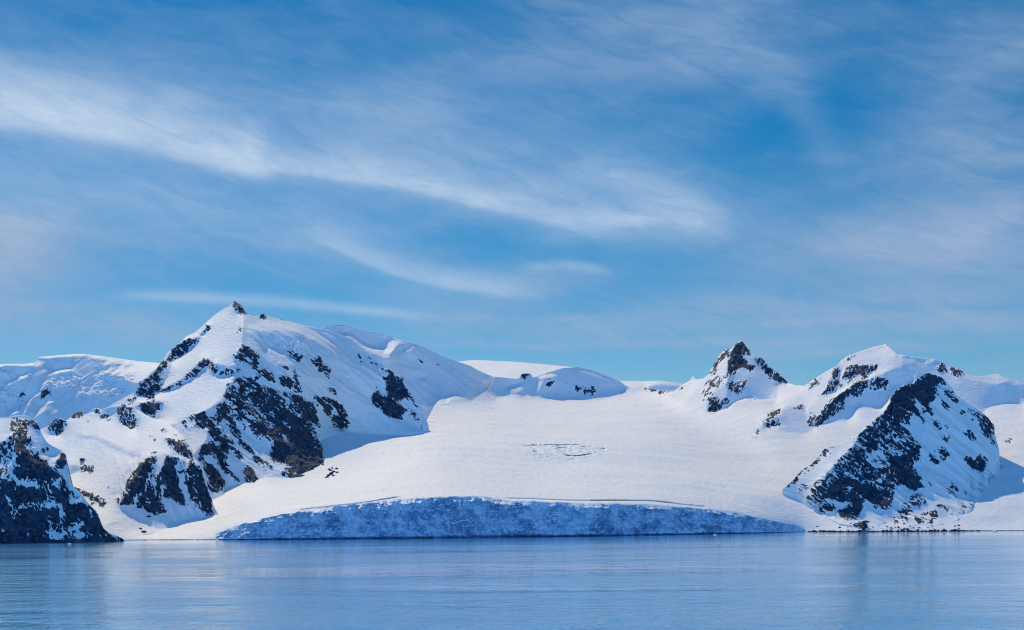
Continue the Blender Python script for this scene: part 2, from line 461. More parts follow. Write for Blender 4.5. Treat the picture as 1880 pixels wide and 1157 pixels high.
def quads(h, w):
    i = np.arange(h * w).reshape(h, w)
    return np.stack([i[:-1, :-1], i[1:, :-1], i[1:, 1:], i[:-1, 1:]], -1).reshape(-1, 4)
def emit(G, mask, parts, cut=None, px=None, py=None):
    """parts: list of (face-selector or None, parent, rockname, snowname)"""
    h, w = mask.shape; Q = quads(h, w); V = G.reshape(-1, 3); nr = vnormals(G).reshape(-1, 3)
    fm = mask.reshape(-1)[Q].sum(1) >= 2
    cxf = px.reshape(-1)[Q].mean(1); cyf = py.reshape(-1)[Q].mean(1)
    keep = np.ones(len(Q), bool)
    if cut is not None: keep &= ~inpoly(cxf, cyf, cut)
    done = np.zeros(len(Q), bool)
    for sel, parent, rn, sn, smat in parts:
        s = keep & ~done
        if sel is not None:
            m = np.zeros(len(Q), bool)
            for pl in sel: m |= inpoly(cxf, cyf, pl)
            s &= m
        done |= s
        if (s & fm).any(): mesh_from(rn, V, Q[s & fm], ROCK, parent, nr)
        if (s & ~fm).any(): mesh_from(sn, V, Q[s & ~fm], smat, parent, nr)

# water: one sheet out to the horizon
me = bpy.data.meshes.new('water')
me.from_pydata([(-40000, -3000, 0), (40000, -3000, 0), (40000, 60000, 0), (-40000, 60000, 0)], [], [(0, 1, 2, 3)]); me.materials.append(WATER)
wo = bpy.data.objects.new('water', me); COL.objects.link(wo); tagp(wo, 'calm rippled blue sea in front of the glacier', 'sea', 'structure')

# ------------------------------------------------------------------ target slopes (x right, y away, z up)
LIT = (-.45, -.37, .81); LITF = (-.10, -.30, .95); FLAT = (-.05, -.22, .97)
SHR = (.51, -.66, .55); SHF = (.22, -.79, .57); CLF = (.18, -.87, .46)
def F_(n, k, s, soft=None): return (n, pts(k, s)) if soft is None else (n, pts(k, s), soft)
def R_(d, k, s): return (d, pts(k, s))

# ---- glacier surface depth: hand-set points, planar between
cliff_top = [(395, 979), (400, 977), (430, 966), (470, 955), (500, 948), (545, 940), (600, 933), (660, 925), (720, 918), (765, 915), (800, 914), (860, 912), (905, 914),
             (925, 918), (960, 921), (1000, 922), (1050, 924), (1100, 925), (1150, 927), (1215, 930), (1260, 933), (1300, 936), (1350, 942), (1400, 952),
             (1440, 961), (1460, 963), (1476, 969), (1479, 973)]
cliff_base = [(395, 991), (450, 991.5), (560, 991), (650, 990), (800, 989), (930, 987), (1100, 985), (1250, 982), (1400, 979), (1479, 976.5)]
_ct0 = curve(cliff_top); _xs = np.arange(400, 1477, 2.5)
_j = fbm(np.stack([_xs / 22.0, 0 * _xs, 0 * _xs + 4], -1), 4, .7) * 3.6 * np.clip(np.minimum(_xs - 400, 1477 - _xs) / 120, 0, 1)
cliff_top = [cliff_top[0]] + [(float(x), float(_ct0(x) + d)) for x, d in zip(_xs, _j)] + cliff_top[-2:]
cbf, ctf = curve(cliff_base), curve(cliff_top)
shore = [(-60, 998), (100, 997), (215, 993), (240, 991.5), (400, 991)] + cliff_base[1:] + [(1560, 977), (1700, 976), (1800, 975), (1960, 974)]
shf = curve(shore)
gp = []
for x in list(range(400, 1480, 40)) + [1479]: gp.append((x, float(ctf(x)), shoreD(x, float(cbf(x))) + 14))
def climb(x, y0, D0, steps):
    z0 = H + D0 * rayZ(x, y0)
    for y, s in steps:
        Zp = rayZ(x, y); D1 = (z0 - s * D0 - H) / (Zp - s); gp.append((x, y, D1)); z0 = H + D1 * Zp; D0 = D1
for x, st_ in ((480, [(940, .15), (889, .16)]), (600, [(880, .122), (840, .25), (806, .25), (785, .2), (740, .3)]), (660, [(866, .13), (806, .225), (785, .2), (740, .25)]), (720, [(852, .145), (822, .19), (806, .18), (770, .18), (740, .17)]),
               (800, [(858, .15), (820, .19), (780, .16), (748, .16), (725, .16)]), (900, [(858, .145), (818, .20), (780, .155), (738, .16), (715, .16)]), (1000, [(858, .145), (818, .205), (780, .155), (733, .16), (700, .17)]),
               (1100, [(858, .15), (818, .20), (780, .16), (735, .165), (700, .17)]), (1200, [(860, .165), (815, .19), (770, .175), (728, .175), (700, .18)]), (1300, [(860, .172), (820, .184), (780, .19), (730, .19)]),
               (1400, [(920, .21), (890, .2), (852, .197), (800, .20), (740, .20), (700, .2)]), (1460, [(930, .44), (900, .36), (850, .25), (800, .21), (700, .21)])):
    climb(x, float(ctf(x)), shoreD(x, float(cbf(x))) + 14, st_)
for x, st_ in ((1520, [(950, .34), (930, .35), (900, .29), (860, .22), (780, .22), (700, .22)]), (1620, [(966, .2), (930, .33), (900, .28), (800, .24), (700, .24)]), (1740, [(964, .2), (940, .34), (860, .34), (780, .28), (700, .25)]),
               (1830, [(962, .2), (880, .37), (800, .33), (740, .26), (690, .26)]), (1900, [(962, .2), (870, .37), (800, .32), (745, .27), (690, .27)]), (1990, [(962, .2), (870, .37), (800, .32), (745, .27), (690, .27)])):
    climb(x, float(shf(x)), shoreD(x, float(shf(x))), st_)
xs_ = (-80, 100, 180, 230, 300, 350, 395, 1520, 1560, 1600, 1650, 1700, 1740, 1800, 1850, 1900, 1990)
gp += [(x, float(shf(x)), shoreD(x, float(shf(x)))) for x in xs_] + [(x, float(shf(x)) + 40, shoreD(x, float(shf(x))) - 30) for x in xs_]
climb(300, float(shf(300)), shoreD(300, float(shf(300))), [(972, .10), (930, .22), (800, .3), (680, .3)])
climb(400, 979, shoreD(400, 991) + 14, [(938, .16), (898, .2), (800, .25), (680, .3)]); climb(180, float(shf(180)), shoreD(180, float(shf(180))), [(900, .3), (680, .3)]); climb(-80, float(shf(-80)), shoreD(-80, float(shf(-80))), [(850, .3), (680, .3)])
climb(540, float(ctf(540)), shoreD(540, float(cbf(540))) + 14, [(884, .125), (806, .3), (680, .3)])
for x in range(440, 1480, 80): gp.append((x, float(ctf(x)) + 60, shoreD(x, float(cbf(x))) - 20))
gD = interp_pts(gp)
_gi = Img(-60, 1970, 680, 1000, 2.0)
_gl = np.log(gD(_gi.px.astype(float), _gi.py.astype(float))); _gl = np.where(np.isnan(_gl), math.log(2500), _gl)
_gl = blur(_gl, 3)
_k = np.exp(-.5 * (np.arange(-36, 37) / 12.0) ** 2); _k /= _k.sum()
_gp = np.pad(_gl, ((0, 0), (36, 36)), mode='edge'); _gl = sum(w_ * _gp[:, i_:i_ + _gl.shape[1]] for i_, w_ in enumerate(_k))
def glacD(x, y): return np.exp(_gi.sample(_gl, np.asarray(x, float), np.asarray(y, float)))
def gd(x, y): return float(glacD(np.array([x]), np.array([y]))[0])

# ================================================================== far snowfield and far-left ice plateau
def build_far():
    crest = [(820, 672), (840, 664), (870, 661), (940, 664), (1000, 669), (1050, 674), (1090, 681), (1140, 699), (1180, 700), (1215, 699), (1250, 704), (1290, 716)]
    base = [(820, 742), (1290, 742)]
    fac = [F_((.3, -.72, .6), 'K6', '60 540 110 528 240 530 350 547 300 600 150 590 60 565')]
    ln = relief(810, 1300, 650, 750, (-.05, -.2, .97), fac, [(1000, 720, 4300, .3), (880, 700, 4400, .1)], soft=2)
    G, m, px, py = terrain(822, 1288, crest, base, ln, None, snow_amp=1.2, dy=1.0)
    o = top('snowfield', 'smooth sunlit snow dome on the skyline behind the middle of the glacier', 'snowfield', 'structure')
    emit(G, m, [(None, o, 'rock_face', 'snow_cover', SNOW)], px=px, py=py)

    crest = [(-30, 670), (0, 669), (35, 668), (62, 666), (66, 664), (70, 656), (74, 655), (110, 652), (140, 650), (152, 650), (180, 653), (215, 658), (250, 663), (296, 667), (340, 690)]
    base = [(-30, 800), (340, 800)]
    fac = [F_(SHF, 'P', '-40 640 360 640 360 810 -40 810'),
           F_((-.1, -.25, .96), 'P', '-40 660 64 660 64 671 -40 673'), F_((-.1, -.25, .96), 'P', '64 650 160 646 160 652.5 72 657.5'),
           F_(SHR, 'K2', '330 260 460 240 450 330 430 480 330 480'),
           F_((0, -.28, .95), 'K2', '760 190 1500 270 1440 332 1300 322 1100 298 1000 262 860 240'),
           F_((0, -.3, .95), 'K2', '1100 306 1430 332 1290 480 1200 470 1130 420 1030 390'),
           F_((-.3, -.3, .9), 'K2', '60 490 100 430 305 350 260 400 150 460'),
           F_((-.3, -.3, .9), 'K2', '0 340 90 345 80 370 0 370'),
           F_((-.3, -.3, .9), 'K2', '0 470 60 540 140 560 110 585 0 540'),
           F_(LIT, 'K2', '70 770 200 650 365 512 330 590 230 680 150 760'), F_(LIT, 'K2', '180 760 260 640 275 650 220 755'),
           F_(LIT, 'K2', '310 795 370 680 445 625 420 710 370 770'), F_((-.25, -.3, .92), 'K2', '440 395 500 340 640 325 690 365 560 368'),
           F_((-.2, -.35, .9), 'K2', '880 400 960 340 1100 380 960 390'), F_((-.2, -.35, .9), 'K2', '940 330 960 280 1040 275 1000 300'),
           F_((-.05, -.5, .86), 'K2', '700 550 850 480 960 490 1100 520 1220 530 1000 600 800 570'),
           F_((-.05, -.5, .86), 'K2', '430 440 600 400 700 380 740 470 620 500 480 500')]
    ln = relief(-40, 350, 636, 812, SHF, fac, [(150, 795, 3100, .4), (20, 795, 3100, .4), (300, 795, 3150, .4)], soft=1.3)
    rk = [R_(.75, 'K2', '350 560 390 530 470 520 470 560 400 610 365 610'), R_(.6, 'K2', '205 560 230 530 230 590 205 620')]
    bm = [(('K2', '700 550 850 470 960 480 1100 510 1240 520 1000 640 780 640'), 9, 16), (('K2', '430 420 600 390 740 380 760 470 620 520 420 510'), 9, 18),
          (('K2', '0 400 300 350 250 560 100 700 0 700'), 9, 26), (('K2', '880 300 1240 400 1240 500 900 460'), 6, 16)]
    G, m, px, py = terrain(-28, 338, crest, base, ln, rk, snow_amp=1.6, bumps=bm, ang=130, ribs=[([(-30, 662), (240, 668), (240, 800), (-30, 800)], 7.0, 60.0)])
    o = top('ice_plateau', 'pale blue shaded ice plateau with lit rim behind the rocky foothill', 'ice plateau', 'structure')
    emit(G, m, [(None, o, 'rock_outcrop', 'snow_cover', SNOW)], px=px, py=py)
build_far()

# ================================================================== snowy ridge behind the main peak
def build_ridge():
    crest = pts('K5', '780 70 810 60 870 45 990 34 1100 60 1300 108 1420 140 1500 165 1640 195 1740 230 1880 300') + pts('KC', '230 308 300 330 370 370 450 402 475 420 492 452 500 478 545 512')
    base = [(586, 720), (700, 735), (762, 740), (782, 745), (800, 748), (818, 752), (850, 748), (880, 744), (897, 742), (915, 734), (931, 727)]
    fac = [F_((-.25, -.3, .92), 'K5', '960 105 1050 98 1180 185 1350 240 1365 300 1465 350 1370 345 1200 255 1060 155'),
           F_((-.35, -.4, .85), 'K5', '1380 150 1480 170 1650 200 1510 205 1430 300 1460 350 1365 310'),
           F_((.1, -.45, .88), 'K5', '1490 275 1640 215 1655 275 1560 295'),
           F_((0, -.4, .91), 'K5', '1440 420 1510 378 1600 400 1700 440 1700 455 1600 425 1510 395'),
           F_((-.1, -.4, .91), 'K5', '1690 525 1760 500 1765 555 1730 545'),
           F_((-.12, -.38, .92), 'K5', '1540 500 1650 580 1720 690 1880 775 1880 860 1740 830 1640 700'),
           F_((-.2, -.4, .9), 'KC', '130 610 145 525 200 505 270 550 370 612 310 590 220 560 180 545'),
           F_((0, -.35, .93), 'KC', '380 385 430 400 450 430 400 420')]
    ln = relief(580, 940, 590, 770, SHR, fac, [], base=[(740, 744), (782, 744), (819, 750), (880, 742), (930, 724)], baseD=lambda x, y: gd(x, y) + 5, soft=1.6)
    rk = [R_(.9, 'K5', '1695 335 1730 345 1760 335 1745 362 1715 355'), R_(.85, 'K5', '1840 400 1865 395 1885 430 1860 440'), R_(.9, 'KC', '455 430 480 425 490 450 470 455')]
    G, m, px, py = terrain(588, 930, crest, base, ln, rk, snow_amp=1.0, ang=35, ribs=[([(600, 610), (760, 640), (930, 720), (780, 740), (640, 640)], 5.0, 70.0)])
    o = top('snow_ridge', 'long blue shaded snow ridge sloping down right behind the main peak', 'snow ridge', 'structure')
    emit(G, m, [(None, o, 'rock_outcrop', 'snow_cover', SNOW)], px=px, py=py)
build_ridge()

# ================================================================== main snow peak (left)
def build_main():
    crest = [(165, 770), (180, 758), (206, 743), (230, 729), (250, 719), (252, 713), (255, 700), (262, 697), (275, 691), (283, 685), (288, 676), (297, 664), (301, 660), (306, 650), (309, 645), (320, 637),
             (333, 626), (343, 617), (357, 611), (370, 600), (385, 586), (397, 576), (410, 567), (420, 563), (426, 557), (431, 552), (435, 553), (438, 557), (444, 562), (449, 571), (455, 578), (465, 581),
             (477, 580), (480, 576), (486, 576), (489, 580), (500, 583), (507, 584), (530, 590), (545, 594), (558, 597), (578, 602), (602, 607), (640, 620), (650, 631), (668, 642), (688, 659), (710, 672),
             (720, 682), (740, 693), (743, 700), (750, 717), (766, 735), (776, 752), (779, 766), (786, 778), (788, 793)]
    base = [(165, 800), (200, 790), (260, 800), (300, 815), (345, 850), (372, 890), (385, 930), (398, 945), (408, 910), (414, 886), (416, 879), (425, 882), (440, 884), (474, 889), (496, 884), (530, 884), (576, 883), (597, 878),
            (650, 872), (700, 856), (750, 832), (774, 812), (788, 796)]
    fac = [F_((.53, -.60, .60), 'P', '160 540 800 540 800 900 160 900'),
           F_((.05, -.99, .05), 'P', '600 787 618 788 656 792 710 796 758 798 774 797 790 794 790 900 600 900'),
           # rock front
           F_((.2, -.79, .58), 'P', '430 640 470 650 520 690 560 745 585 800 600 880 400 960 380 900 400 760 410 720'),
           # sunlit left face
           F_(LIT, 'K3', '1140 20 1175 30 1240 170 1225 330 1225 440 1160 560 1190 650 1150 720 1090 820 1045 950 900 1040 700 1110 560 1180 0 1180 0 700 300 700 500 540 700 360'),
           F_((.1, -.86, .5), 'K3', '560 490 690 390 840 380 740 480 640 560 545 605 560 680 540 740 460 860 400 960 240 890 290 770 430 690 500 600'),
           F_((.1, -.86, .5), 'K3', '450 885 510 840 700 750 760 680 870 575 935 590 905 640 810 705 720 770 620 840'),
           F_((.15, -.86, .48), 'K3', '930 640 980 610 1080 650 1200 640 1190 700 1040 730 960 700'),
           F_((.15, -.86, .48), 'K3', '250 1010 400 950 500 985 480 1120 440 1140 330 1090'),
           F_((.1, -.86, .5), 'K3', '840 345 910 255 935 265 870 350'),
           F_((.6, -.6, .5), 'K3', '1160 50 1270 150 1280 175 1180 140'),
           F_((-.35, -.5, .8), 'K4', '580 185 780 110 900 180 910 330 840 400 720 340 620 220'),
           F_((-.3, -.5, .82), 'K4', '700 340 840 360 840 400 780 480 900 600 960 760 1060 860 960 960 900 800 850 650 760 520'),
           # upper snow roof catching the sun
           F_((.22, -.30, .93), 'K5', '100 -20 480 -20 620 -5 700 50 800 120 900 220 1060 420 960 350 800 260 660 190 560 130 440 110 340 80 300 60', 6),
           F_((-.05, -.33, .94), 'K5', '110 10 250 50 350 160 270 120 180 70', 4),
           F_((-.3, -.35, .88), 'K5', '290 262 350 228 545 435 490 420 400 390'),
           F_((-.3, -.35, .88), 'K5', '98 178 130 195 222 312 195 300'),
           F_((-.35, -.4, .85), 'K5', '1130 258 1200 298 1300 390 1450 480 1400 492 1310 452 1230 392'),
           F_((-.2, -.45, .87), 'K5', '800 590 900 640 860 655 800 625'), F_((-.2, -.45, .87), 'K5', '380 680 480 730 620 850 600 870 480 770 420 770'),
           F_((.1, -.5, .86), 'K5', '1020 800 1080 795 1150 835 1140 850 1080 815'), F_((.1, -.5, .86), 'K5', '1210 865 1290 850 1230 885'),
           # rock islands on the right flank stand steeper
           F_((.35, -.82, .45), 'K5', '1300 470 1550 510 1620 690 1740 850 1560 890 1430 900 1250 760 1290 640'),
           F_((.35, -.82, .45), 'K5', '780 740 960 700 1020 790 1055 980 980 1010 900 900 820 830'),
           F_((.35, -.82, .45), 'K5', '480 260 620 310 600 370 520 330')]
    brk = [pts('K5', '665 880 730 1020 785 1150') + [(592, 838), (598, 876)]]
    bs = [(414, 886), (474, 889), (530, 884), (576, 883), (597, 877)]; bs2 = [(602, 786), (656, 791), (710, 795), (758, 797), (786, 792)]
    anch = [(600, 618, 2440, .03), (560, 606, 2410, .02), (690, 672, 2420, .03), (745, 712, 2400, .03), (520, 600, 2385, .02)]
    hid = [(170, 785), (200, 775), (240, 772), (280, 795), (312, 805), (340, 832), (353, 862), (371, 885), (388, 940), (398, 950)]
    def bD(x, y):
        if x < 400: return FOOT_D(x) + 25
        return gd(x, y) + 3
    ln = relief(150, 800, 540, 960, SHR, fac, anch, base=[(bs, .3), (bs2, .8), (hid, .3)], baseD=bD, breaks=brk, soft=1.2)
    rk = [R_(.95, 'K3', '1135 60 1170 30 1215 90 1250 120 1280 172 1215 155 1165 95'), R_(.95, 'K3', '1385 185 1412 155 1445 188'), R_(.9, 'K3', '1510 188 1600 200 1660 228 1560 212'),
          R_(.6, 'K3', '835 345 910 255 935 270 860 345'), R_(.78, 'K3', '555 510 690 400 830 385 720 480 640 560 520 605 540 540'), R_(.9, 'K3', '500 595 545 610 470 665 430 685'),
          R_(.82, 'K3', '430 680 470 670 440 760 510 760 450 850 380 940 250 895 285 780 380 720'), R_(.7, 'K3', '200 940 250 895 245 945 170 985'),
          R_(.92, 'K3', '265 1005 330 975 420 960 495 985 450 1050 400 1110 300 1055'),
          R_(.82, 'K3', '445 880 510 845 700 755 760 685 870 580 935 588 900 635 810 705 720 765 600 840'), R_(.95, 'K3', '697 760 702 700 710 700 715 760'),
          R_(.85, 'K3', '930 645 980 615 1015 680 960 698'), R_(.8, 'K3', '1005 710 1080 655 1210 665 1190 705 1030 730'), R_(.7, 'K3', '1150 330 1200 290 1230 290 1180 325'),
          R_(.68, 'K3', '1210 450 1330 520 1370 580 1360 700 1300 660 1250 600 1165 595 1155 540'), R_(.82, 'K3', '1370 670 1490 680 1530 800 1440 770 1375 740'),
          R_(.74, 'K3', '1550 645 1690 675 1745 740 1775 880 1725 800 1700 700'), R_(.88, 'K3', '1565 735 1640 730 1725 835 1620 812'),
          R_(.76, 'K3', '1050 930 1090 800 1200 730 1340 755 1410 830 1540 870 1610 960 1520 1045 1400 965 1300 965 1200 905 1100 930'),
          R_(.74, 'K3', '1590 860 1760 890 1880 980 1880 1155 1750 1110 1700 990'), R_(.82, 'K3', '990 1040 1100 1005 1125 1060 1040 1090'),
          R_(.58, 'K3', '1060 930 1400 900 1600 950 1880 1000 1880 1155 950 1155 980 1030'),
          R_(.84, 'K4', '770 130 880 60 955 150 990 205 1040 330 1140 470 1050 425 940 305 890 200'), R_(.5, 'K4', '590 182 780 125 860 160 700 185'), R_(.5, 'K4', '655 220 840 185 930 260 780 270'),
          R_(.86, 'K4', '815 510 855 395 960 335 1030 420 1090 545 1175 660 1230 725 1150 700 1060 610 960 490 870 450 900 565'), R_(-.35, 'K4', '900 460 980 470 1010 560 960 570'),
          R_(.96, 'K4', '875 600 940 550 1035 640 1060 770 960 815 895 690'), R_(.96, 'K4', '1235 640 1280 560 1365 680 1375 745 1285 735 1245 690'),
          R_(.86, 'K4', '1135 425 1200 435 1250 525 1170 485'), R_(.42, 'K4', '1000 210 1050 240 1170 430 1120 420'),
          R_(.84, 'K4', '1075 190 1160 175 1265 370 1400 500 1530 615 1430 595 1300 465 1180 325'),
          R_(.88, 'K4', '1230 220 1400 170 1580 50 1750 120 1820 140 1880 300 1880 700 1700 705 1560 660 1650 560 1520 530 1480 400 1350 320'),
          R_(.66, 'K4', '1200 0 1580 0 1400 180 1240 220 1130 150'),
          R_(-.75, 'K4', '1290 320 1450 305 1505 400 1400 410'), R_(-.75, 'K4', '1350 445 1480 500 1690 560 1600 645 1490 570'), R_(-.6, 'K4', '1380 165 1530 190 1500 245'),
          R_(-.8, 'K4', '1820 140 1850 180 1880 280 1840 230'), R_(-.55, 'K4', '1590 285 1650 345 1630 385'), R_(-.5, 'K4', '1600 180 1680 200 1640 260'),
          R_(.97, 'K4', '1690 400 1880 380 1880 695 1720 695 1640 610'),
          R_(.97, 'K5', '555 670 600 680 745 750 775 920 800 1000 720 945 640 850'), R_(.97, 'K5', '520 950 660 880 725 1020 785 1150 800 1180 800 1440 500 1400 500 1155'), R_(.97, 'P', '540 800 586 810 596 850 599 878 540 882'),
          R_(.86, 'K5', '405 505 480 500 560 555 575 615 500 605'), R_(.82, 'K5', '555 470 605 540 625 655 575 600'), R_(.8, 'K5', '470 255 560 305 625 325 590 372 530 335'),
          R_(.72, 'K5', '715 350 780 325 880 430 885 575 840 490 790 470'), R_(.74, 'K5', '770 555 950 640 965 715 870 625'),
          R_(.95, 'K5', '725 670 860 695 960 735 1010 775 1055 970 980 1005 905 930 895 860 980 880 930 790 885 730 890 895 820 825 780 755'),
          R_(.92, 'K5', '1305 478 1400 508 1440 485 1555 515 1565 600 1620 690 1740 840 1700 835 1640 745 1575 705 1480 745 1565 800 1555 885 1430 895 1265 765 1255 710 1300 645 1400 700 1380 560'),
          R_(.5, 'K5', '1255 580 1330 620 1300 685'), R_(.78, 'K5', '1570 770 1680 880 1735 965 1640 885'), R_(.66, 'K5', '1180 265 1300 400 1445 478 1400 485 1260 375'), R_(.4, 'K5', '1125 285 1150 280 1200 375 1150 375')]
    bm = [(('K5', '360 200 520 135 660 220 690 290 600 330 480 270'), 9, 14), (('K5', '900 440 1140 470 1160 580 1000 560'), 4, 16)]
    G, m, px, py = terrain(166, 788, crest, base, ln, rk, dx=.85, dy=.8, ang=38, bumps=bm, rock_amp=1.0, ribs=[([(455, 600), (600, 612), (700, 690), (790, 790), (600, 800), (600, 880), (400, 930), (390, 800), (430, 720), (450, 650)], 6.0, 26.0), ([(455, 600), (600, 612), (700, 690), (790, 790), (600, 800), (480, 700)], 5.0, 60.0)])
    o = top('snow_peak', 'tallest pointed peak with sunlit left snow face above a dark rock wall', 'mountain', 'structure')
    emit(G, m, [(None, o, 'rock_face', 'snow_cover', SNOW)], px=px, py=py)

# ================================================================== rolling foothill with three rock ribs
def build_foothill():
    crest = [(60, 800), (68, 792), (84, 784), (90, 782), (100, 771), (108, 768), (114, 769), (120, 773), (128, 768), (133, 762), (140, 757), (150, 756), (155, 762), (163, 758), (172, 750), (180, 749), (186, 752), (200, 748),
             (215, 744), (222, 743), (232, 742), (240, 745), (248, 750), (265, 760), (280, 768), (300, 776), (312, 779), (326, 790), (340, 806), (348, 815), (352, 824), (353, 838), (360, 845), (366, 850),
             (371, 860), (375, 868), (378, 884), (384, 902), (390, 920), (392, 928), (397, 938), (402, 944)]
    base = [(60, 990), (180, 990), (215, 991.5), (235, 988), (270, 982), (300, 976), (330, 967), (345, 962), (372, 950), (388, 945), (402, 948)]
    fac = [F_((.18, -.84, .52), 'K1', '1100 830 1140 650 1180 540 1270 450 1360 360 1440 335 1520 320 1600 350 1720 390 1830 440 1890 620 1960 880 1900 960 1720 820 1690 800 1600 750 1500 720 1530 860 1400 880 1270 810'),
           F_((.25, -.74, .62), 'K1', '1090 800 1270 800 1400 870 1530 870 1490 730 1600 745 1700 790 1730 830 1690 950 1600 940 1530 900 1540 960 1500 1040 1400 1000 1300 940'),
           F_((-.35, -.5, .8), 'K1', '1440 340 1520 320 1500 420 1420 540'), F_((-.35, -.45, .82), 'K1', '1570 330 1640 345 1720 410 1690 460 1700 480 1740 420 1740 380 1660 340'),
           F_((-.35, -.45, .82), 'K1', '1620 580 1680 640 1740 760 1730 820 1680 700'), F_((-.4, -.5, .77), 'K1', '1040 700 1140 650 1180 540 1270 450 1350 370 1290 490 1190 600 1150 700 1110 800'),
           F_((.2, -.78, .58), 'K1', '1520 185 1700 235 1760 330 1750 380 1650 335 1580 260'), F_((.15, -.82, .55), 'K2', '1100 690 1140 660 1220 700 1270 830 1240 895 1100 830'),
           F_((.15, -.82, .55), 'K1', '450 80 540 -10 610 30 560 150 440 140'),
           F_((.05, -.62, .78), 'K1', '870 170 980 200 1180 300 1280 360 1180 350 1000 260'), F_((.05, -.6, .8), 'K1', '740 140 880 170 900 190 780 180'),
           F_((.25, -.7, .66), 'K1', '620 340 640 520 740 470 700 420 640 410'), F_((.12, -.72, .68), 'K2', '640 795 900 710 940 800 980 790 1100 700 1090 680 900 690'),
           F_((-.05, -.22, .97), 'K1', '1120 1040 1300 1010 1500 1045 1700 965 1800 930 1960 910 1960 1170 1000 1170 1040 1090', 4),
           F_((.15, -.8, .58), 'K1', '640 620 720 650 960 770 940 790 860 740')]
    bs = [(200, 991), (215, 991.5), (235, 988), (270, 982), (300, 976), (345, 962), (372, 950), (388, 945)]
    ln = relief(50, 420, 735, 1000, (-.2, -.38, .90), fac, [(120, 900, 1740, .02), (100, 985, 1650, .05)], base=bs, baseD=lambda x, y: gd(x, y) + 2, soft=1.3)
    rk = [R_(.8, 'K1', '445 70 500 10 540 -5 605 30 570 110 545 155 480 105'), R_(.92, 'K2', '648 755 720 730 765 730 760 762 655 785'), R_(.6, 'K2', '815 722 890 695 925 760 870 735'), R_(.6, 'K2', '930 790 980 760 1010 800'),
          R_(.62, 'K2', '1095 700 1140 660 1215 700 1205 760 1270 830 1245 895 1180 865 1105 825'), R_(.66, 'K1', '735 440 800 425 845 430 835 495 750 475'), R_(.8, 'K1', '745 370 775 380 760 395'),
          R_(.6, 'K1', '780 40 810 28 805 62'), R_(.95, 'K1', '612 605 720 645 900 715 965 770 950 795 860 745 720 690'), R_(.95, 'K1', '815 738 875 770 855 782'), R_(.62, 'K1', '1035 718 1105 695 1095 765'),
          R_(.92, 'K1', '1105 800 1145 650 1185 540 1270 455 1350 365 1440 340 1390 555 1425 600 1485 640 1465 680 1535 855 1525 885 1400 875 1265 800 1285 720 1225 740 1240 795 1145 785'),
          R_(-.6, 'K1', '1195 535 1265 495 1235 580 1180 600'), R_(-.75, 'K1', '1235 715 1315 655 1275 745'), R_(-.9, 'K1', '1380 550 1420 380 1445 380 1420 580'),
          R_(.96, 'K1', '1415 565 1510 420 1515 335 1570 345 1605 430 1645 560 1625 600 1705 765 1725 805 1690 805 1600 755 1495 720 1485 640 1545 590 1450 625'), R_(-.7, 'K1', '1480 640 1550 590 1540 620 1500 650'),
          R_(.5, 'K1', '1570 345 1640 355 1720 400 1690 455 1600 415'), R_(.86, 'K1', '1640 490 1720 455 1745 380 1835 455 1890 620 1940 830 1960 880 1900 900 1800 800 1735 745 1740 660 1675 590 1750 560 1695 500'),
          R_(.85, 'K1', '1455 95 1520 105 1525 142'), R_(.92, 'K1', '1545 115 1640 185 1600 162'), R_(.7, 'K1', '1630 158 1710 205 1660 190'), R_(.88, 'K1', '1525 185 1700 235 1755 330 1745 375 1650 332 1580 260'),
          R_(.94, 'K4', '735 540 840 620 875 760 945 900 940 965 880 975 800 925 735 900 735 760 715 640'), R_(.5, 'K1', '1280 1005 1300 1005 1300 1020 1280 1020'),
          R_(.5, 'K1', '1370 170 1400 150 1440 200 1410 215'), R_(.5, 'K1', '960 640 1000 632 1000 655'), R_(.45, 'K1', '1340 300 1470 295 1470 312 1340 312')]
    G, m, px, py = terrain(62, 401, crest, base, ln, rk, dx=.8, dy=.8, ang=62, rock_amp=.75, snow_amp=1.0, ribs=[([(215, 840), (300, 830), (350, 850), (395, 940), (300, 965), (215, 930)], 4.0, 20.0)])
    cxs, cD = px[13], G[13, :, 1]
    o = top('foothill', 'low rolling snow hill with dark rock ribs above the small white beach', 'foothill', 'structure')
    emit(G, m, [(None, o, 'rock_face', 'snow_cover', SNOW)], px=px, py=py)
    return lambda x: float(np.interp(x, cxs, cD))
FOOT_D = build_foothill()
build_main()

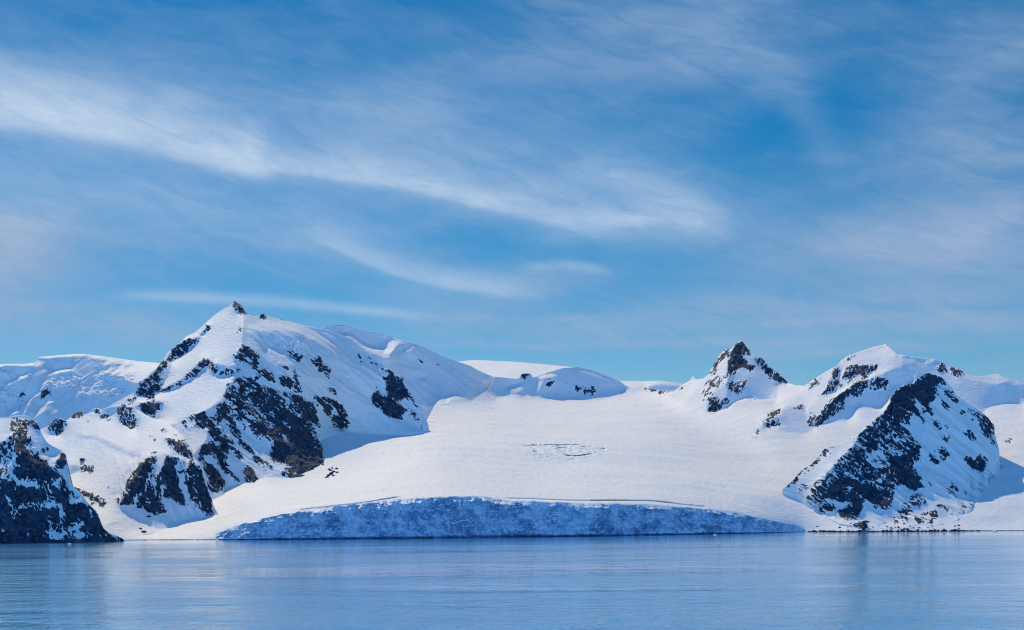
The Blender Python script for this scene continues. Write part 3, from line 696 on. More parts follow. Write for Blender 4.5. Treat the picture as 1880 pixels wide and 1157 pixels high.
# ================================================================== near left rock buttress at the water's edge
def build_buttress():
    crest = [(-30, 768), (0, 767), (20, 765), (30, 763), (46, 763), (52, 764), (56, 766), (62, 770), (68, 775), (72, 784), (76, 796), (86, 812), (98, 820), (112, 827), (118, 831), (121, 836), (123, 846), (125, 860), (125, 873),
             (126, 884), (134, 893), (150, 908), (158, 920), (168, 931), (176, 938), (182, 950), (186, 961), (190, 970), (196, 976), (202, 980), (212, 983), (220, 987), (228, 991.5)]
    base = [(-30, 998), (100, 997.5), (160, 996.5), (200, 995), (228, 994)]
    fac = [F_(LIT, 'K1', '-200 -20 100 -10 115 60 100 160 0 260 -200 300'), F_((-.35, -.6, .72), 'K1', '-200 260 0 220 120 190 180 320 120 340 90 480 0 620 -200 620'),
           F_((.32, -.66, .68), 'K1', '150 70 230 100 270 80 350 100 400 150 480 210 590 300 620 400 625 520 570 510 400 390 260 260 200 240 290 220 300 170'),
           F_((-.3, -.4, .87), 'K1', '390 330 500 350 560 300 590 300 500 400 520 470 440 420'),
           F_((-.1, -.55, .83), 'K1', '140 950 250 935 270 965 150 980'), F_((-.1, -.6, .8), 'K1', '640 700 720 710 760 760 650 760'),
           F_((.3, -.7, .64), 'K1', '390 1030 550 1000 640 1010 720 940 740 1040 840 1080 460 1110')]
    ln = relief(-40, 240, 750, 1004, (.2, -.80, .56), fac, [], base=[(-30, 998), (100, 997.5), (160, 996.5), (200, 995), (228, 993)], baseD=lambda x, y: shoreD(x, y) + 1, soft=1.3)
    rk = [R_(.80, 'K1', '100 10 300 10 400 75 480 105 560 150 450 135 350 95 270 85 220 135 130 155 100 90'), R_(.78, 'K1', '75 165 150 155 270 165 305 210 285 245 230 255 200 235 100 230'),
          R_(.9, 'K1', '380 290 485 232 475 270 420 305'), R_(.7, 'K1', '330 315 380 285 390 300 345 325'), R_(.96, 'K1', '492 405 580 308 615 340 615 400 590 462 520 440'),
          R_(.88, 'K1', '-200 250 0 260 100 180 200 245 400 385 575 505 605 600 765 760 855 810 915 900 955 1000 1005 1055 1150 1115 1140 1150 -200 1180'),
          R_(-.42, 'K1', '-200 250 0 200 110 190 180 320 130 420 90 480 120 560 0 640 -200 640'),
          R_(-.75, 'K1', '100 350 180 300 120 430 130 540 200 580 430 560 465 650 230 625 110 545'), R_(-.8, 'K1', '460 575 545 540 575 665 480 625'), R_(-.8, 'K1', '80 805 300 780 540 745 585 800 540 825 300 825 130 850'),
          R_(-.85, 'K1', '385 1030 550 1000 640 1010 720 935 745 1040 840 1080 460 1110'), R_(-.75, 'K1', '415 830 465 920 485 1000 440 945'), R_(-.75, 'K1', '560 805 605 880 575 1010 550 960'), R_(-.7, 'K1', '415 690 525 675 535 730 455 745'),
          R_(-.8, 'K1', '-100 1000 150 1012 150 1028 -100 1020'), R_(-.8, 'K1', '130 1050 230 1070 220 1085 150 1075'), R_(-.8, 'K1', '140 950 250 935 275 965 160 980'), R_(-.8, 'K1', '850 925 875 930 872 1005 850 1000'), R_(-.6, 'K1', '100 870 180 810 200 860 130 960'),
          R_(-.6, 'K1', '640 690 720 705 770 765 650 765'), R_(-.6, 'K1', '880 1010 960 1070 940 1085'), R_(-.6, 'K1', '20 760 70 700 100 740 60 790'),
          R_(.96, 'K1', '115 440 180 350 330 350 445 440 435 545 340 565 250 585 145 535'), R_(.93, 'K1', '555 530 605 600 660 695 560 665'), R_(.84, 'K1', '130 640 300 690 460 750 280 780 150 780 90 730'),
          R_(.97, 'K1', '195 855 420 830 455 985 380 1045 420 1110 -200 1110 -200 1030 100 1030 180 965'), R_(.92, 'K1', '480 800 560 830 560 1045 500 1005 480 900'), R_(.92, 'K1', '600 850 850 780 915 900 955 1045 820 1065 735 1020 760 930 640 1005 585 950'),
          R_(.98, 'K1', '-200 1085 400 1105 700 1105 900 1112 1000 1060 1150 1112 1150 1150 -200 1180')]
    G, m, px, py = terrain(-28, 228, crest, base, ln, rk, dx=.8, dy=.8, ang=60, rock_amp=.62, snow_amp=.7, ribs=[([(-30, 800), (60, 800), (230, 1000), (-30, 1000)], 4.0, 18.0)])
    o = top('rock_buttress', 'dark snow-streaked rock buttress standing in the sea in front of the foothill', 'rock buttress', 'structure')
    emit(G, m, [(None, o, 'rock_face', 'snow_patch', SNOW)], px=px, py=py)
build_buttress()

# ================================================================== glacier with the peaks that grow out of it
GLREG = [(560, 1010), (560, 790), (700, 770), (800, 752), (830, 755), (900, 741), (925, 731), (985, 736), (1110, 735), (1165, 716), (1235, 735), (1262, 760), (1290, 790), (1345, 800), (1420, 850), (1440, 910), (1500, 975), (1500, 1010)]
def build_glacier():
    crest = [(180, 968), (205, 960), (300, 945), (380, 912), (400, 892), (440, 862), (500, 830), (560, 800), (600, 787), (640, 786), (780, 778), (800, 742), (816, 740), (860, 738), (895, 716)] + \
        pts('KC', '445 440 458 402 530 410 600 418 625 415 640 388 665 380 700 380 720 410 740 402 800 372 920 345 1020 337 1100 355 1200 390 1290 430 1330 462 1370 480 1420 470') + \
        pts('K6', '20 558 130 578 240 600 290 596 370 530 440 490 448 478 458 455 470 460 480 472 495 484 560 475 600 440 620 400 680 300 730 230 758 202 780 206 810 205 830 180 880 140 905 127 930 150 960 200 985 220 990 260 1040 280 1100 290 1170 360 1260 440 1340 518 1400 535 1490 541') + \
        pts('K7', '400 430 440 400 600 300 680 260 720 210 790 165 850 145 900 125 1000 90 1080 72 1130 57 1180 95 1240 155 1310 160 1400 178 1480 190 1560 193 1640 210 1720 265 1780 283 1860 318') + \
        pts('K9', '1380 245 1450 258 1520 252 1580 238 1640 231 1690 262 1740 278 1800 290 1880 322') + [(1960, 716)]
    base = [(180, 992), (240, 991), (300, 991), (399, 990.5), (400.5, 979)] + cliff_top[2:] + [(1482, 976), (1560, 976.5), (1700, 975.5), (1800, 974.5), (1960, 973.5)]
    fac = [F_(LITF, 'P', '1700 600 1990 600 1990 1010 1700 1010'),
           # middle knoll
           F_((.25, -.79, .56), 'KC', '430 460 460 395 530 408 640 420 645 380 690 375 740 405 920 340 1020 333 1100 350 1290 430 1350 490 1200 545 1190 552 1060 558 900 558 770 552 720 540 620 515 560 520 480 545'),
           F_((-.15, -.35, .92), 'KC', '520 480 640 440 650 510 560 500'), F_((-.15, -.3, .94), 'KC', '735 402 830 383 885 395 850 410 760 418'), F_((-.3, -.4, .86), 'KC', '740 430 790 430 770 480 745 510'),
           F_((.1, -.55, .83), 'KC', '960 350 1100 360 1280 440 1200 440 1060 380'),
           # pyramid peak
           F_(LIT, 'K6', '560 470 620 390 690 290 760 195 810 200 790 270 780 420 790 520 640 640 590 780 480 780 380 740 470 600'),
           F_((.22, -.85, .48), 'K6', '790 270 830 170 905 120 985 210 990 260 1090 285 1180 370 1350 525 1190 490 1120 400 1040 370 990 410 900 385 800 450 770 420'),
           F_(SHR, 'K6', '800 440 920 380 1000 405 1060 350 1190 480 1340 525 1220 540 1250 600 1245 650 1200 672 1080 665 940 660 860 690 800 750 700 785 600 790 600 660 780 650 770 520'),
           F_((-.3, -.6, .74), 'K6', '640 640 700 570 780 520 780 640 700 690'), F_((-.05, -.6, .8), 'K6', '800 490 940 470 900 590 820 620'),
           F_((.15, -.86, .48), 'K6', '590 785 600 660 640 640 700 690 785 655 790 690 720 750 660 785'),
           F_(LITF, 'K6', '1225 545 1490 541 1400 640 1260 650'),
           # massif
           F_((-.4, -.36, .84), 'K7', '400 430 680 255 850 140 1130 50 1240 180 1300 250 1200 240 1000 330 800 420 560 560 300 620 280 600'),
           F_(SHR, 'K7', '1130 50 1200 80 1260 150 1460 350 1400 360 1310 240 1240 180'),
           F_((.50, -.71, .50), 'K9', '640 -5 720 90 790 55 1130 110 1260 240 1640 330 1720 300 1890 340 1890 520 1740 497 1530 540 1520 590 1200 420 1000 260 870 245 800 160'),
           F_(LITF, 'K9', '1270 240 1400 250 1520 250 1640 228 1660 240 1640 325 1520 300 1400 275'), F_(LITF, 'K9', '1700 275 1890 318 1890 345 1800 325'),
           F_((0, -.35, .93), 'K9', '760 75 860 100 900 125 820 110'), F_((0, -.35, .93), 'K9', '960 95 1060 100 1020 125 970 120'),
           F_((.2, -.78, .58), 'K9', '590 215 700 180 760 190 860 260 780 345 640 300'), F_((-.4, -.45, .8), 'K9', '700 100 800 170 870 250 920 250 840 180'),
           F_((.1, -.80, .58), 'K7', '440 820 600 610 720 505 860 410 960 385 1060 335 1150 390 1150 480 900 525 740 590 640 710 560 780'),
           F_((.1, -.80, .58), 'K7', '610 390 650 285 715 280 690 390 735 430 650 480 510 530 600 450'), F_((.05, -.75, .65), 'K7', '735 350 800 255 1060 255 930 365 860 330 800 400'),
           F_((.28, -.74, .60), 'K9', '0 700 60 590 220 500 290 410 600 395 620 450 560 545 450 520 340 470 350 520 310 525 320 600 280 655 150 660'),
           F_((.3, -.52, .8), 'K7', '170 650 290 630 400 640 400 760 440 830 480 850 380 880 180 860 130 800 190 760'),
           F_((.2, -.75, .62), 'K7', '0 780 160 720 195 790 20 840'), F_((-.25, -.45, .86), 'K7', '500 560 640 560 600 640 480 780 420 750 400 680')]
    def data(im):
        d = glacD(np.clip(im.px, -59, 1968), np.clip(im.py, 681, 999)); m = inpoly(im.px, im.py, GLREG) | (im.px < 575)
        m |= inpoly(im.px, im.py, [(1500, 1010), (1500, 972), (1800, 945), (1850, 880), (1840, 800), (1890, 790), (1990, 780), (1990, 1010)])
        m |= inpoly(im.px, im.py, [(1520, 930), (1520, 870), (1640, 790), (1700, 800), (1780, 900), (1700, 960)])
        return blur(m.astype(float), 18 / im.st) ** 2 * .012, d
    brk = [pts('K6', '600 792 660 790 700 787 800 752 860 692 940 662 1080 667 1190 673')]
    ln = relief(170, 1976, 615, 1004, (-.15, -.30, .94), fac, [], data=data, soft=1.4, breaks=brk)
    rk = [R_(.46, 'KC', '930 425 1000 475 1100 465 1145 490 1125 525 1000 490'), R_(.92, 'KC', '795 475 830 425 855 452 820 480'), R_(.85, 'KC', '640 385 665 380 690 385 665 432 645 410'), R_(.7, 'KC', '742 478 775 490 750 492'),
          R_(.96, 'K6', '825 195 860 150 900 125 932 150 985 210 988 262 930 240 890 292 962 312 965 340 1035 370 990 408 920 380 850 412 800 445 768 410 788 270 820 240'), R_(-.6, 'K6', '885 185 945 190 930 212 860 192'), R_(-.4, 'K6', '825 250 885 260 840 275'),
          R_(.66, 'K6', '758 200 812 208 790 262 690 372 680 432 620 465 585 475 620 398 680 298 730 228'), R_(.40, 'K6', '525 655 590 500 640 470 780 420 760 480 640 640 555 725'),
          R_(.84, 'K6', '590 785 600 660 650 640 700 692 785 658 792 690 720 752 660 785'), R_(.45, 'K6', '770 510 950 475 952 525 900 592 835 615'), R_(.5, 'K6', '1000 288 1090 285 1155 355 1100 382 1050 340'),
          R_(.82, 'K6', '1095 370 1160 375 1265 440 1350 522 1280 505 1185 482 1130 412'), R_(.97, 'K6', '445 482 458 452 470 458 500 488'), R_(.8, 'K6', '335 565 375 528 345 575'),
          R_(.72, 'K6', '5 565 20 545 135 572 100 588'), R_(.7, 'K6', '128 645 150 575 245 602 175 615'),
          R_(.62, 'K7', '615 395 650 285 715 280 680 390 735 425 650 485 555 535 510 515 600 450'), R_(.62, 'K7', '735 350 800 255 960 258 1060 258 990 315 925 365 865 332 795 405'), R_(.6, 'K7', '750 190 850 142 852 178 780 202'),
          R_(.6, 'K7', '405 475 440 420 545 365 490 435'), R_(.78, 'K7', '425 812 600 620 715 508 860 415 960 385 985 440 900 525 800 522 745 580 742 645 640 705 560 775 500 802'), R_(.72, 'K7', '385 772 480 738 492 795 420 795'),
          R_(.62, 'K7', '975 385 1060 338 1155 390 1150 470 1000 495 955 440'), R_(.66, 'K7', '0 782 60 700 170 650 150 705 60 772 185 768 195 795 20 838'), R_(.42, 'K7', '230 645 380 612 370 640 240 655'), R_(.45, 'K7', '-110 950 -20 830 0 830 -70 950'), R_(.9, 'K7', '1285 280 1345 312 1300 305'),
          R_(.42, 'K7', '410 715 470 650 480 690 430 735'), R_(.82, 'K9', '1095 175 1140 125 1175 210 1110 205'), R_(.92, 'K9', '1195 180 1240 178 1355 232 1240 235'), R_(.95, 'K9', '1715 845 1740 830 1765 850 1745 868 1715 862'),
          R_(.8, 'K7', '1130 57 1150 62 1200 110 1190 110')]
    gl = lambda s, A_, w: ([tuple(map(float, t.split(','))) for t in s.split()], A_, w)
    grooves = [gl('545,937.5 600,932 650,926 700,919 732,912.5', 9, 1.3), gl('690,919 720,915 742,912', 7, 1.1), gl('925,914.5 990,916.5 1060,918.5 1130,920.5 1200,923 1260,928 1300,932', 8, 1.3),
               gl('1080,919 1190,920.5 1240,925', 9, .8), gl('955,820 985,818 1040,817 1075,818', 13, .9), gl('1010,822 1030,819 1046,821', 15, .9), gl('1012,826 1034,824 1048,822', 12, .9), gl('968,824 980,823', 15, .9),
               gl('985,837 1000,838', 12, .9), gl('1058,823 1090,821.5', 12, .9), gl('1060,816 1120,817', 6, .8), gl('1030,836 1060,838 1090,834', 18, .8), gl('975,831 990,830', 20, .8), gl('1100,826 1115,825', 16, .8), gl('1018,832 1040,829', 7, 1.1), gl('1200,748 1215,744 1225,742', 9, .9), gl('1226,744 1246,743', 6, .8), gl('480,893 590,892', 5, 1.0), gl('480,752 481,752', 0, 1)]
    fl = None
    G, m, px, py = terrain(182, 1958, crest, base, ln, rk, dx=1.0, dy=.9, ang=120, rock_amp=.7, snow_amp=.8, groove=grooves, bumps=[([(950, 812), (1090, 811), (1125, 822), (1100, 838), (1040, 846), (970, 842)], 3.2, 11)], und=4.5)
    knoll = top('snow_knoll', 'low rounded snow knoll in blue shade at the head of the glacier', 'knoll', 'structure')
    pyr = top('rocky_peak', 'small dark pyramid of rock rising alone right of the glacier head', 'mountain', 'structure')
    mas = top('snow_massif', 'broad snow-covered massif on the skyline behind the front rock spur', 'mountain', 'structure')
    gla = top('glacier', 'wide smooth sunlit glacier running down between the mountains to the sea', 'glacier', 'structure')
    kp = [(880, 600), (1170, 600), (1170, 712), (1115, 735), (1000, 737), (925, 731), (880, 745)]
    ep = [(1215, 740), (1215, 600), (1470, 600), (1462, 716), (1430, 738), (1370, 738), (1300, 775), (1240, 770)]
    fp = [(1440, 600), (1990, 600), (1990, 740), (1880, 745), (1800, 780), (1700, 800), (1560, 810), (1470, 800), (1340, 820), (1345, 800), (1440, 740), (1466, 716)]
    emit(G, m, [([kp], knoll, 'rock_outcrop', 'snow_cover', SNOW), ([ep], pyr, 'rock_face', 'snow_cover', SNOW), ([fp], mas, 'rock_face', 'snow_cover', SNOW), (None, gla, 'rock_outcrop', 'snow_surface', FIRN)], px=px, py=py)

    # ---- ice cliff where the glacier meets the sea
    dx, rows = .8, 120
    cx = np.arange(396, 1479, dx); t = np.linspace(0, 1, rows)[:, None]
    y0, y1 = ctf(cx), cbf(cx); px = np.repeat(cx[None], rows, 0); py = y0 * (1 - t) + y1 * t
    Db = shoreD(cx, y1); Dt = Db + 14; D = Dt * (1 - t) ** 1.0 + Db * t
    G = P3(px, py, D); hgt = np.clip((y1 - y0) / 40, .12, 1)
    q = G * np.array([1, .5, 1.0])
    d = 7.0 * fbm(q / 55.0 + 3, 3) + 4.5 * fbm(q / np.array([20.0, 20, 12]) + 11, 4, .62) + 3.2 * (fbm(q / np.array([30.0, 30, 14]) + 77, 4, .6, ridged=True) - .2)
    steps = fbm(q / np.array([60.0, 60, 9]) + 5, 2); d = d + 1.4 * np.tanh(4 * steps)
    fr = fbm(G / np.array([11.0, 11, 46]) + 41, 4, .62, ridged=True); d = d + 5.2 * (fr - fr.mean())
    br = fbm(G / np.array([17.0, 17, 17]) + 141, 3, .6, ridged=True); d = d + 4.6 * (br - br.mean())
    und = np.clip((t - .93) / .07, 0, 1) ** 1.5 * 10.0                               # waves undercut the foot
    d = (d + 2) * np.clip(t * 9, 0, 1) * hgt - und * hgt
    G = G + np.array([0, -1.0, 0]) * d[..., None]
    backr = []
    for k in (3, 2, 1):
        b = G[0].copy(); b[:, 1] += 9 * k; b[:, 2] -= .8 + .6 * k; backr.append(b)
    low = G[-1].copy(); low[:, 2] = -3
    Gf = np.concatenate([np.array(backr), G, low[None]], 0); h, w = Gf.shape[:2]
    mesh_from('ice_cliff', Gf.reshape(-1, 3), quads(h, w), ICE, gla, vnormals(Gf).reshape(-1, 3))
build_glacier()

# ================================================================== front rock spur on the right
def build_spur():
    crest = pts('K8', '30 692 60 672 120 620 210 515 300 462 360 390 420 318 470 290 510 285 560 270 640 228 720 195 800 108 850 72 920 20') + \
        pts('K7', '1050 738 1110 680 1170 600 1190 490 1240 480 1290 438 1330 430 1380 418 1410 380 1440 368 1480 340 1520 322 1560 340 1600 345 1650 370 1700 420 1740 460 1780 522') + \
        pts('K9', '1250 420 1330 478 1440 550 1500 595 1540 620 1580 680 1605 725 1615 790 1625 830 1645 910') + [(1836, 845)]
    base = [(1436, 900), (1460, 907), (1490, 927), (1510, 945), (1540, 962), (1600, 970), (1650, 971), (1700, 970), (1740, 964), (1750, 953), (1757, 962), (1769, 940), (1778, 952), (1788, 920), (1796, 932), (1806, 893), (1813, 907), (1822, 868), (1829, 880), (1834, 850), (1836, 848)]
    fac = [F_((.22, -.87, .44), 'K8', '300 790 420 600 600 380 720 240 850 60 1000 -100 1100 -200 1300 -200 1350 100 1290 300 1270 440 1190 420 1250 560 1350 710 1240 690 1100 680 1050 750 1010 880 900 870 780 800 800 900 700 960 560 960 380 900'),
           F_((.25, -.86, .45), 'K9', '640 600 700 370 830 320 950 240 1010 210 1130 270 1190 340 1110 440 1180 570 1100 500 1060 640 960 690 900 640 830 700 740 640'),
           F_(LIT, 'K8', '20 700 210 500 420 300 510 280 640 220 800 100 850 60 920 10 940 30 850 90 720 240 600 380 430 570 300 760 240 800 100 740'),
           F_((-.15, -.5, .85), 'K8', '760 480 850 470 940 520 860 600 780 540'),
           F_((-.05, -.45, .9), 'K8', '1220 480 1340 560 1500 640 1530 660 1480 700 1390 690 1300 620'),
           F_((-.1, -.42, .9), 'K8', '1390 700 1500 690 1560 740 1700 800 1880 780 1880 1000 1700 980 1620 970 1560 900 1460 830 1420 780'),
           F_((-.05, -.42, .9), 'K8', '540 960 800 965 930 1022 1060 990 1250 880 1380 890 1460 940 1640 970 1640 1080 300 1080 370 890'),
           F_((-.35, -.4, .85), 'K9', '1300 470 1340 480 1480 580 1520 660 1560 730 1500 690 1420 620'),
           F_((-.35, -.4, .85), 'K9', '1300 878 1340 888 1455 968 1400 970 1350 940'), F_((-.35, -.4, .85), 'K9', '1140 878 1230 935 1315 1000 1290 1000 1200 940'),
           F_((-.3, -.4, .86), 'K8', '1770 575 1850 610 1900 680 1860 680'),
           F_((-.35, -.3, .88), 'K9', '1545 700 1620 735 1700 795 1640 770'), F_((-.35, -.3, .88), 'K9', '1620 800 1680 900 1640 900'), F_((-.3, -.3, .9), 'K9', '1530 1000 1600 1050 1690 1100 1600 1090'),
           F_((-.3, -.3, .9), 'K8', '1500 250 1560 300 1640 370 1690 405 1600 350'),
           F_((.3, -.82, .48), 'K9', '1330 1000 1420 1040 1460 980 1530 1000 1550 1070 1480 1130 1340 1085'), F_((.3, -.82, .48), 'K9', '990 980 1040 970 1085 1060 1040 1070'),
           F_((.3, -.82, .48), 'K9', '1330 750 1390 770 1435 860 1360 820'), F_((.3, -.8, .5), 'K9', '1490 610 1550 640 1610 750 1560 750 1500 690')]
    ln = relief(1426, 1850, 670, 984, SHR, fac, [], base=base, baseD=lambda x, y: gd(x, y) + 3, soft=1.2)
    rk = [R_(.77, 'K8', '305 785 420 600 600 375 720 235 850 70 1000 -20 1110 10 1300 295 1280 435 1195 405 1255 560 1345 700 1240 695 1100 655 1055 750 1015 875 900 865 780 805 620 805 420 795'),
          R_(.93, 'K8', '420 765 480 640 620 575 720 640 830 655 870 740 1025 800 1005 875 850 842 700 765 560 805'), R_(.97, 'K8', '1000 400 1190 388 1255 560 1345 705 1240 695 1080 600'), R_(.97, 'K8', '1185 330 1300 295 1285 435 1190 405'),
          R_(.97, 'K8', '770 250 900 245 915 355 860 365'), R_(-.75, 'K8', '760 330 840 370 925 260 960 375 1030 480 900 500 780 445 820 400'), R_(-.5, 'K8', '560 540 700 495 925 500 850 585 740 565 640 565'), R_(-.55, 'K8', '545 690 690 675 640 725'), R_(-.4, 'K8', '1080 130 1180 200 1200 300 1100 330 1060 230'),
          R_(.88, 'K8', '375 885 430 815 525 860 480 905'), R_(.9, 'K8', '535 885 720 780 795 870 700 955 610 975 555 935'), R_(-.6, 'K8', '500 810 720 785 690 810 540 840'),
          R_(.55, 'K8', '32 692 120 610 210 515 420 310 520 285 505 325 400 430 220 545 90 685'), R_(.5, 'K8', '135 725 250 635 245 665 170 715'), R_(.52, 'K8', '300 700 410 565 310 765'), R_(.62, 'K8', '615 245 680 195 665 255'), R_(.4, 'K8', '250 770 330 740 400 840 330 840'),
          R_(.5, 'K8', '1080 905 1200 775 1335 800 1245 885 1235 965 1060 1000'), R_(.75, 'K8', '1190 755 1290 735 1355 800 1250 835'), R_(.72, 'K8', '1365 935 1400 885 1455 940 1380 1005'), R_(.42, 'K8', '1230 930 1400 900 1400 980 1240 990'),
          R_(.8, 'K8', '1500 645 1560 690 1595 735 1550 700'), R_(.9, 'K8', '1555 635 1640 680 1655 745 1600 725'), R_(.92, 'K8', '1655 675 1750 735 1770 775 1700 745'), R_(.75, 'K8', '1525 715 1640 790 1620 790'), R_(.75, 'K8', '1580 780 1700 868 1725 888 1640 845'),
          R_(.88, 'K8', '1455 838 1540 878 1600 945 1630 970 1520 905'), R_(.92, 'K8', '1685 908 1725 948 1690 935'), R_(.9, 'K8', '1360 640 1400 660 1400 680 1370 660'),
          R_(.86, 'K9', '635 525 700 375 770 340 830 325 870 330 950 245 1010 215 1130 280 1080 345 1115 445 1035 445 1025 540 1065 635 960 565 920 485 875 470 900 575 965 690 900 645 860 590 830 645 825 690 740 625 600 605'),
          R_(.84, 'K9', '1060 235 1130 265 1195 340 1140 315'), R_(.88, 'K9', '1095 435 1175 520 1182 575 1105 495'), R_(.95, 'K9', '1215 345 1262 425 1228 402'), R_(.5, 'K9', '1115 320 1200 380 1290 525 1190 475 1120 420'),
          R_(.85, 'K9', '1005 632 1070 665 1135 740 1100 755 1040 675'), R_(.85, 'K9', '1165 685 1195 710 1175 720'), R_(.92, 'K9', '1320 745 1390 768 1435 865 1360 822'), R_(.85, 'K9', '1115 820 1160 795 1205 865 1150 865'), R_(.75, 'K9', '1170 790 1235 835 1200 830'),
          R_(.76, 'K9', '1065 930 1110 905 1195 980 1160 1015 1115 950'), R_(.92, 'K9', '990 975 1040 968 1088 1060 1050 1072 1000 1022'), R_(.86, 'K9', '1325 995 1420 1035 1460 978 1530 998 1555 1072 1480 1135 1400 1112 1335 1085'),
          R_(.86, 'K9', '1480 605 1550 635 1615 750 1570 755 1600 850 1645 915 1580 872 1475 780 1530 740 1500 690'), R_(.7, 'K9', '1425 895 1505 950 1470 935'), R_(.85, 'K9', '1305 565 1345 592 1315 592'), R_(.5, 'K9', '1280 540 1480 600 1500 700 1380 620'),
          R_(.5, 'K9', '1260 700 1300 720 1280 722'), R_(.52, 'K8', '500 1035 640 1020 780 985 800 1060 620 1100 480 1090'), R_(.6, 'K8', '770 970 810 960 800 1060 780 1060')]
    G, m, px, py = terrain(1437, 1835, crest, base, ln, rk, dx=.8, dy=.8, ang=45, rock_amp=.85, snow_amp=1.6, ribs=[([(1640, 700), (1740, 690), (1850, 840), (1790, 960), (1600, 970), (1500, 950), (1480, 900), (1590, 790)], 5.0, 22.0), ([(1680, 740), (1740, 700), (1840, 840), (1780, 950), (1690, 960)], 6.0, 48.0)])
    o = top('rock_spur', 'big dark rock spur streaked with snow on the right shore of the bay', 'rock spur', 'structure')
    emit(G, m, [(None, o, 'rock_face', 'snow_slope', SNOW)], px=px, py=py)
build_spur()

# ================================================================== stony tide line, boulders and drifting ice
def ribbon(x0, x1, top_m, seed):
    xs = np.arange(x0, x1, .7); yb = shf(xs); D = shoreD(xs, yb)
    P = P3(xs, yb, D); q = np.stack([P[:, 0] / 5.0, P[:, 1] / 5.0, 0 * xs + seed], -1)
    hgt = np.clip(top_m * (.75 + 1.1 * fbm(q, 4, .7)), .05, None); out = 1.2 + 1.6 * fbm(q + 9, 3, .6)
    rows = []
    for f, zz in ((3.0, -1.0), (1.6, .25), (.9, .75), (.2, 1.0), (-3.0, .7)):
        r = P.copy(); r[:, 1] -= np.maximum(out, .2) * f; r[:, 2] = zz * hgt if zz > 0 else -1.0; rows.append(r)
    rows.reverse(); G = np.array(rows); h, w = G.shape[:2]
    return G, h, w
def build_shore():
    for x0, x1, t, s, lab in ((1479, 1800, 1.5, 3.0, 'dark stony tide line below the right rock spur'), (1800, 1962, .7, 8.0, 'thin dark tide line along the low snow bank at the right edge'), (224, 402, .7, 5.0, 'thin dark tide line in front of the small white beach')):
        G, h, w = ribbon(x0, x1, t, s)
        o = mesh_from('shore', G.reshape(-1, 3), quads(h, w), ROCK, None, None); tagp(o, lab, 'shore', 'structure')
build_shore()

def boulder_mesh(seed, sx, sy, sz):
    import bmesh
    bm = bmesh.new(); bmesh.ops.create_icosphere(bm, subdivisions=2, radius=1.0)
    v = np.array([p.co[:] for p in bm.verts]); n = fbm(v * 1.1 + seed * 7.3, 3, .6); n2 = fbm(v * 2.6 + seed * 3.1, 2, .6)
    for p, a_, b_ in zip(bm.verts, n, n2):
        p.co *= 1 + .55 * a_ + .25 * b_
        p.co.x *= sx; p.co.y *= sy; p.co.z = max(p.co.z, -.45) * sz
    me = bpy.data.meshes.new('boulder'); bm.to_mesh(me); bm.free(); me.materials.append(ROCK); return me
PROTO = [bpy.data.objects.new('boulder', boulder_mesh(k, *s)) for k, s in enumerate(((1.3, 1, .8), (1, 1.1, 1), (1.7, 1, .7), (1.1, .9, 1.2)))]
_rn = random.Random(4)
def boulder(x, y, D, size, label, group=None, name='boulder', mat=None):
    o = PROTO[_rn.randrange(4)].copy(); o.name = name; COL.objects.link(o)
    p = P3(np.array(float(x)), np.array(float(y)), np.array(float(D))); o.location = (float(p[0]), float(p[1]), float(p[2]) + size * .15)
    o.scale = (size, size, size * _rn.uniform(.7, 1.1)); o.rotation_euler = (0, 0, _rn.uniform(0, 6.28))
    tagp(o, label, 'boulder', None, group); return o
def snowD(x, y):
    """depth of the ground seen at a photo position, read off the finished terrain"""
    d = Vector((float(rayX(x, y)), 1.0, float(rayZ(x, y)))); dg = bpy.context.evaluated_depsgraph_get()
    ok, loc, *_ = SC.ray_cast(dg, Vector((0, 0, H)), d.normalized()); return loc.y if ok else None
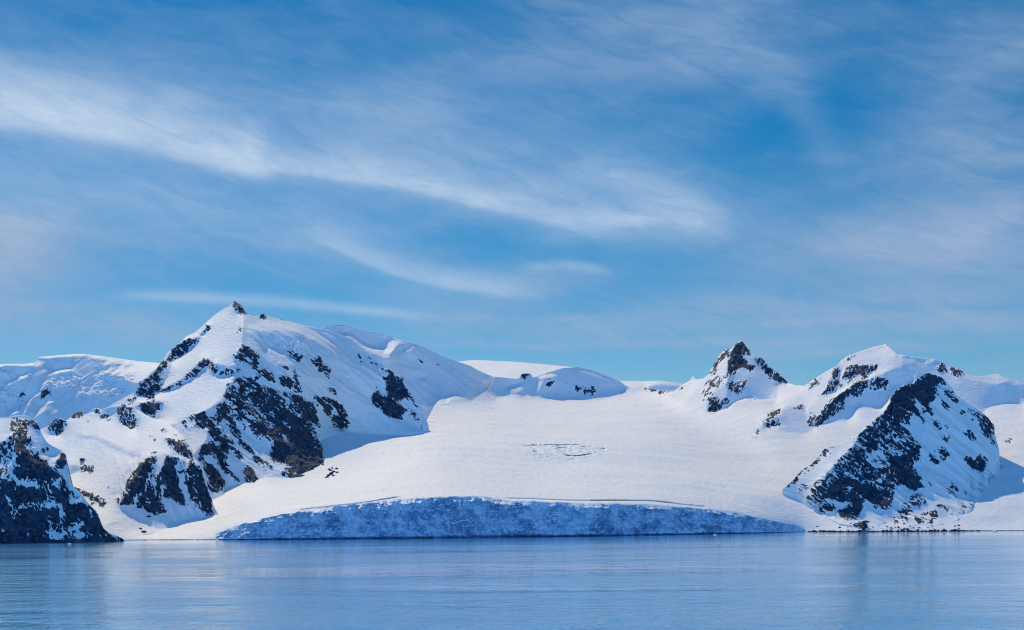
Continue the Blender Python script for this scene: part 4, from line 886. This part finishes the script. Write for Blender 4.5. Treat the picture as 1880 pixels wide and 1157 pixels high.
def build_boulders():
    bpy.context.view_layer.update()
    todo = []
    for k in range(78):
        x = 1484 + 286 * (k + _rn.random()) / 78
        todo.append((x, float(shf(x)) - _rn.uniform(-.1, 1.6), _rn.uniform(.8, 2.3), 'dark boulder in the broken row of stones along the right waterline', 'boulders along the right waterline'))
    for k in range(40):
        x = _rn.gauss(1620, 70); x = min(max(x, 1500), 1760); y = float(shf(x)) - 3 - abs(_rn.gauss(0, 6.5))
        todo.append((x, y, _rn.uniform(.6, 1.5), 'small dark boulder scattered on the snowy beach under the right rock spur', 'boulders on the snowy right beach'))
    for x, y in ((1586, 962), (1588, 966), (1587, 969), (1590, 958), (1585, 972)):
        todo.append((x, y, 2.6, 'dark boulder in the short upright file of stones above the right beach', 'file of stones above the right beach'))
    for x, y, s, lab in ((264, 977, 2.6, 'lone dark boulder low on the white beach snow left of the glacier'), (258, 971, 1.7, 'smaller boulder just above the lone dark boulder on the beach snow'),
                         (273, 949, 2.2, 'single boulder in the blue shade under the three rock ribs'), (151, 845, 3.2, 'small boulder alone on the rolling snow above the dark outcrop')):
        todo.append((x, y, s, lab, None))
    for x, y, s in ((603, 874, 2.6), (608, 871, 3.2), (613, 867, 2.4), (600, 877, 2.4), (607, 864, 2.2), (618, 861, 2), (612, 874, 2), (604, 862, 2), (619, 868, 1.8), (610, 860, 1.6)):
        todo.append((x, y, s, 'grey boulder in the small heap at the foot of the dark rock wall', 'boulder heap at the foot of the rock wall'))
    ds = [(t, snowD(t[0], t[1])) for t in todo]
    for (x, y, s, lab, grp), D in ds:
        if D is None or D > 6000: continue
        boulder(x, y, D, s, lab, grp)
    ICEM = SNOW
    for x, y, s, lab in ((1826, 976.3, 3.2, 'white ice floe afloat by the right shore, largest of the drifting pieces'), (1644, 978.6, 1.9, 'white ice floe afloat just off the stony right waterline'),
                         (128, 999, 1.6, 'tiny white ice floe afloat in front of the dark left buttress'), (1313, 982.6, 1.5, 'tiny white ice floe afloat below the right half of the ice cliff')):
        D = float(shoreD(x, y)); o = boulder(x, y, D, s, lab, None, 'ice_floe'); o['category'] = 'ice floe'
        o.data = o.data.copy(); o.data.name = 'ice_floe'; o.data.materials[0] = SNOW; o.scale.z *= .5
build_boulders()
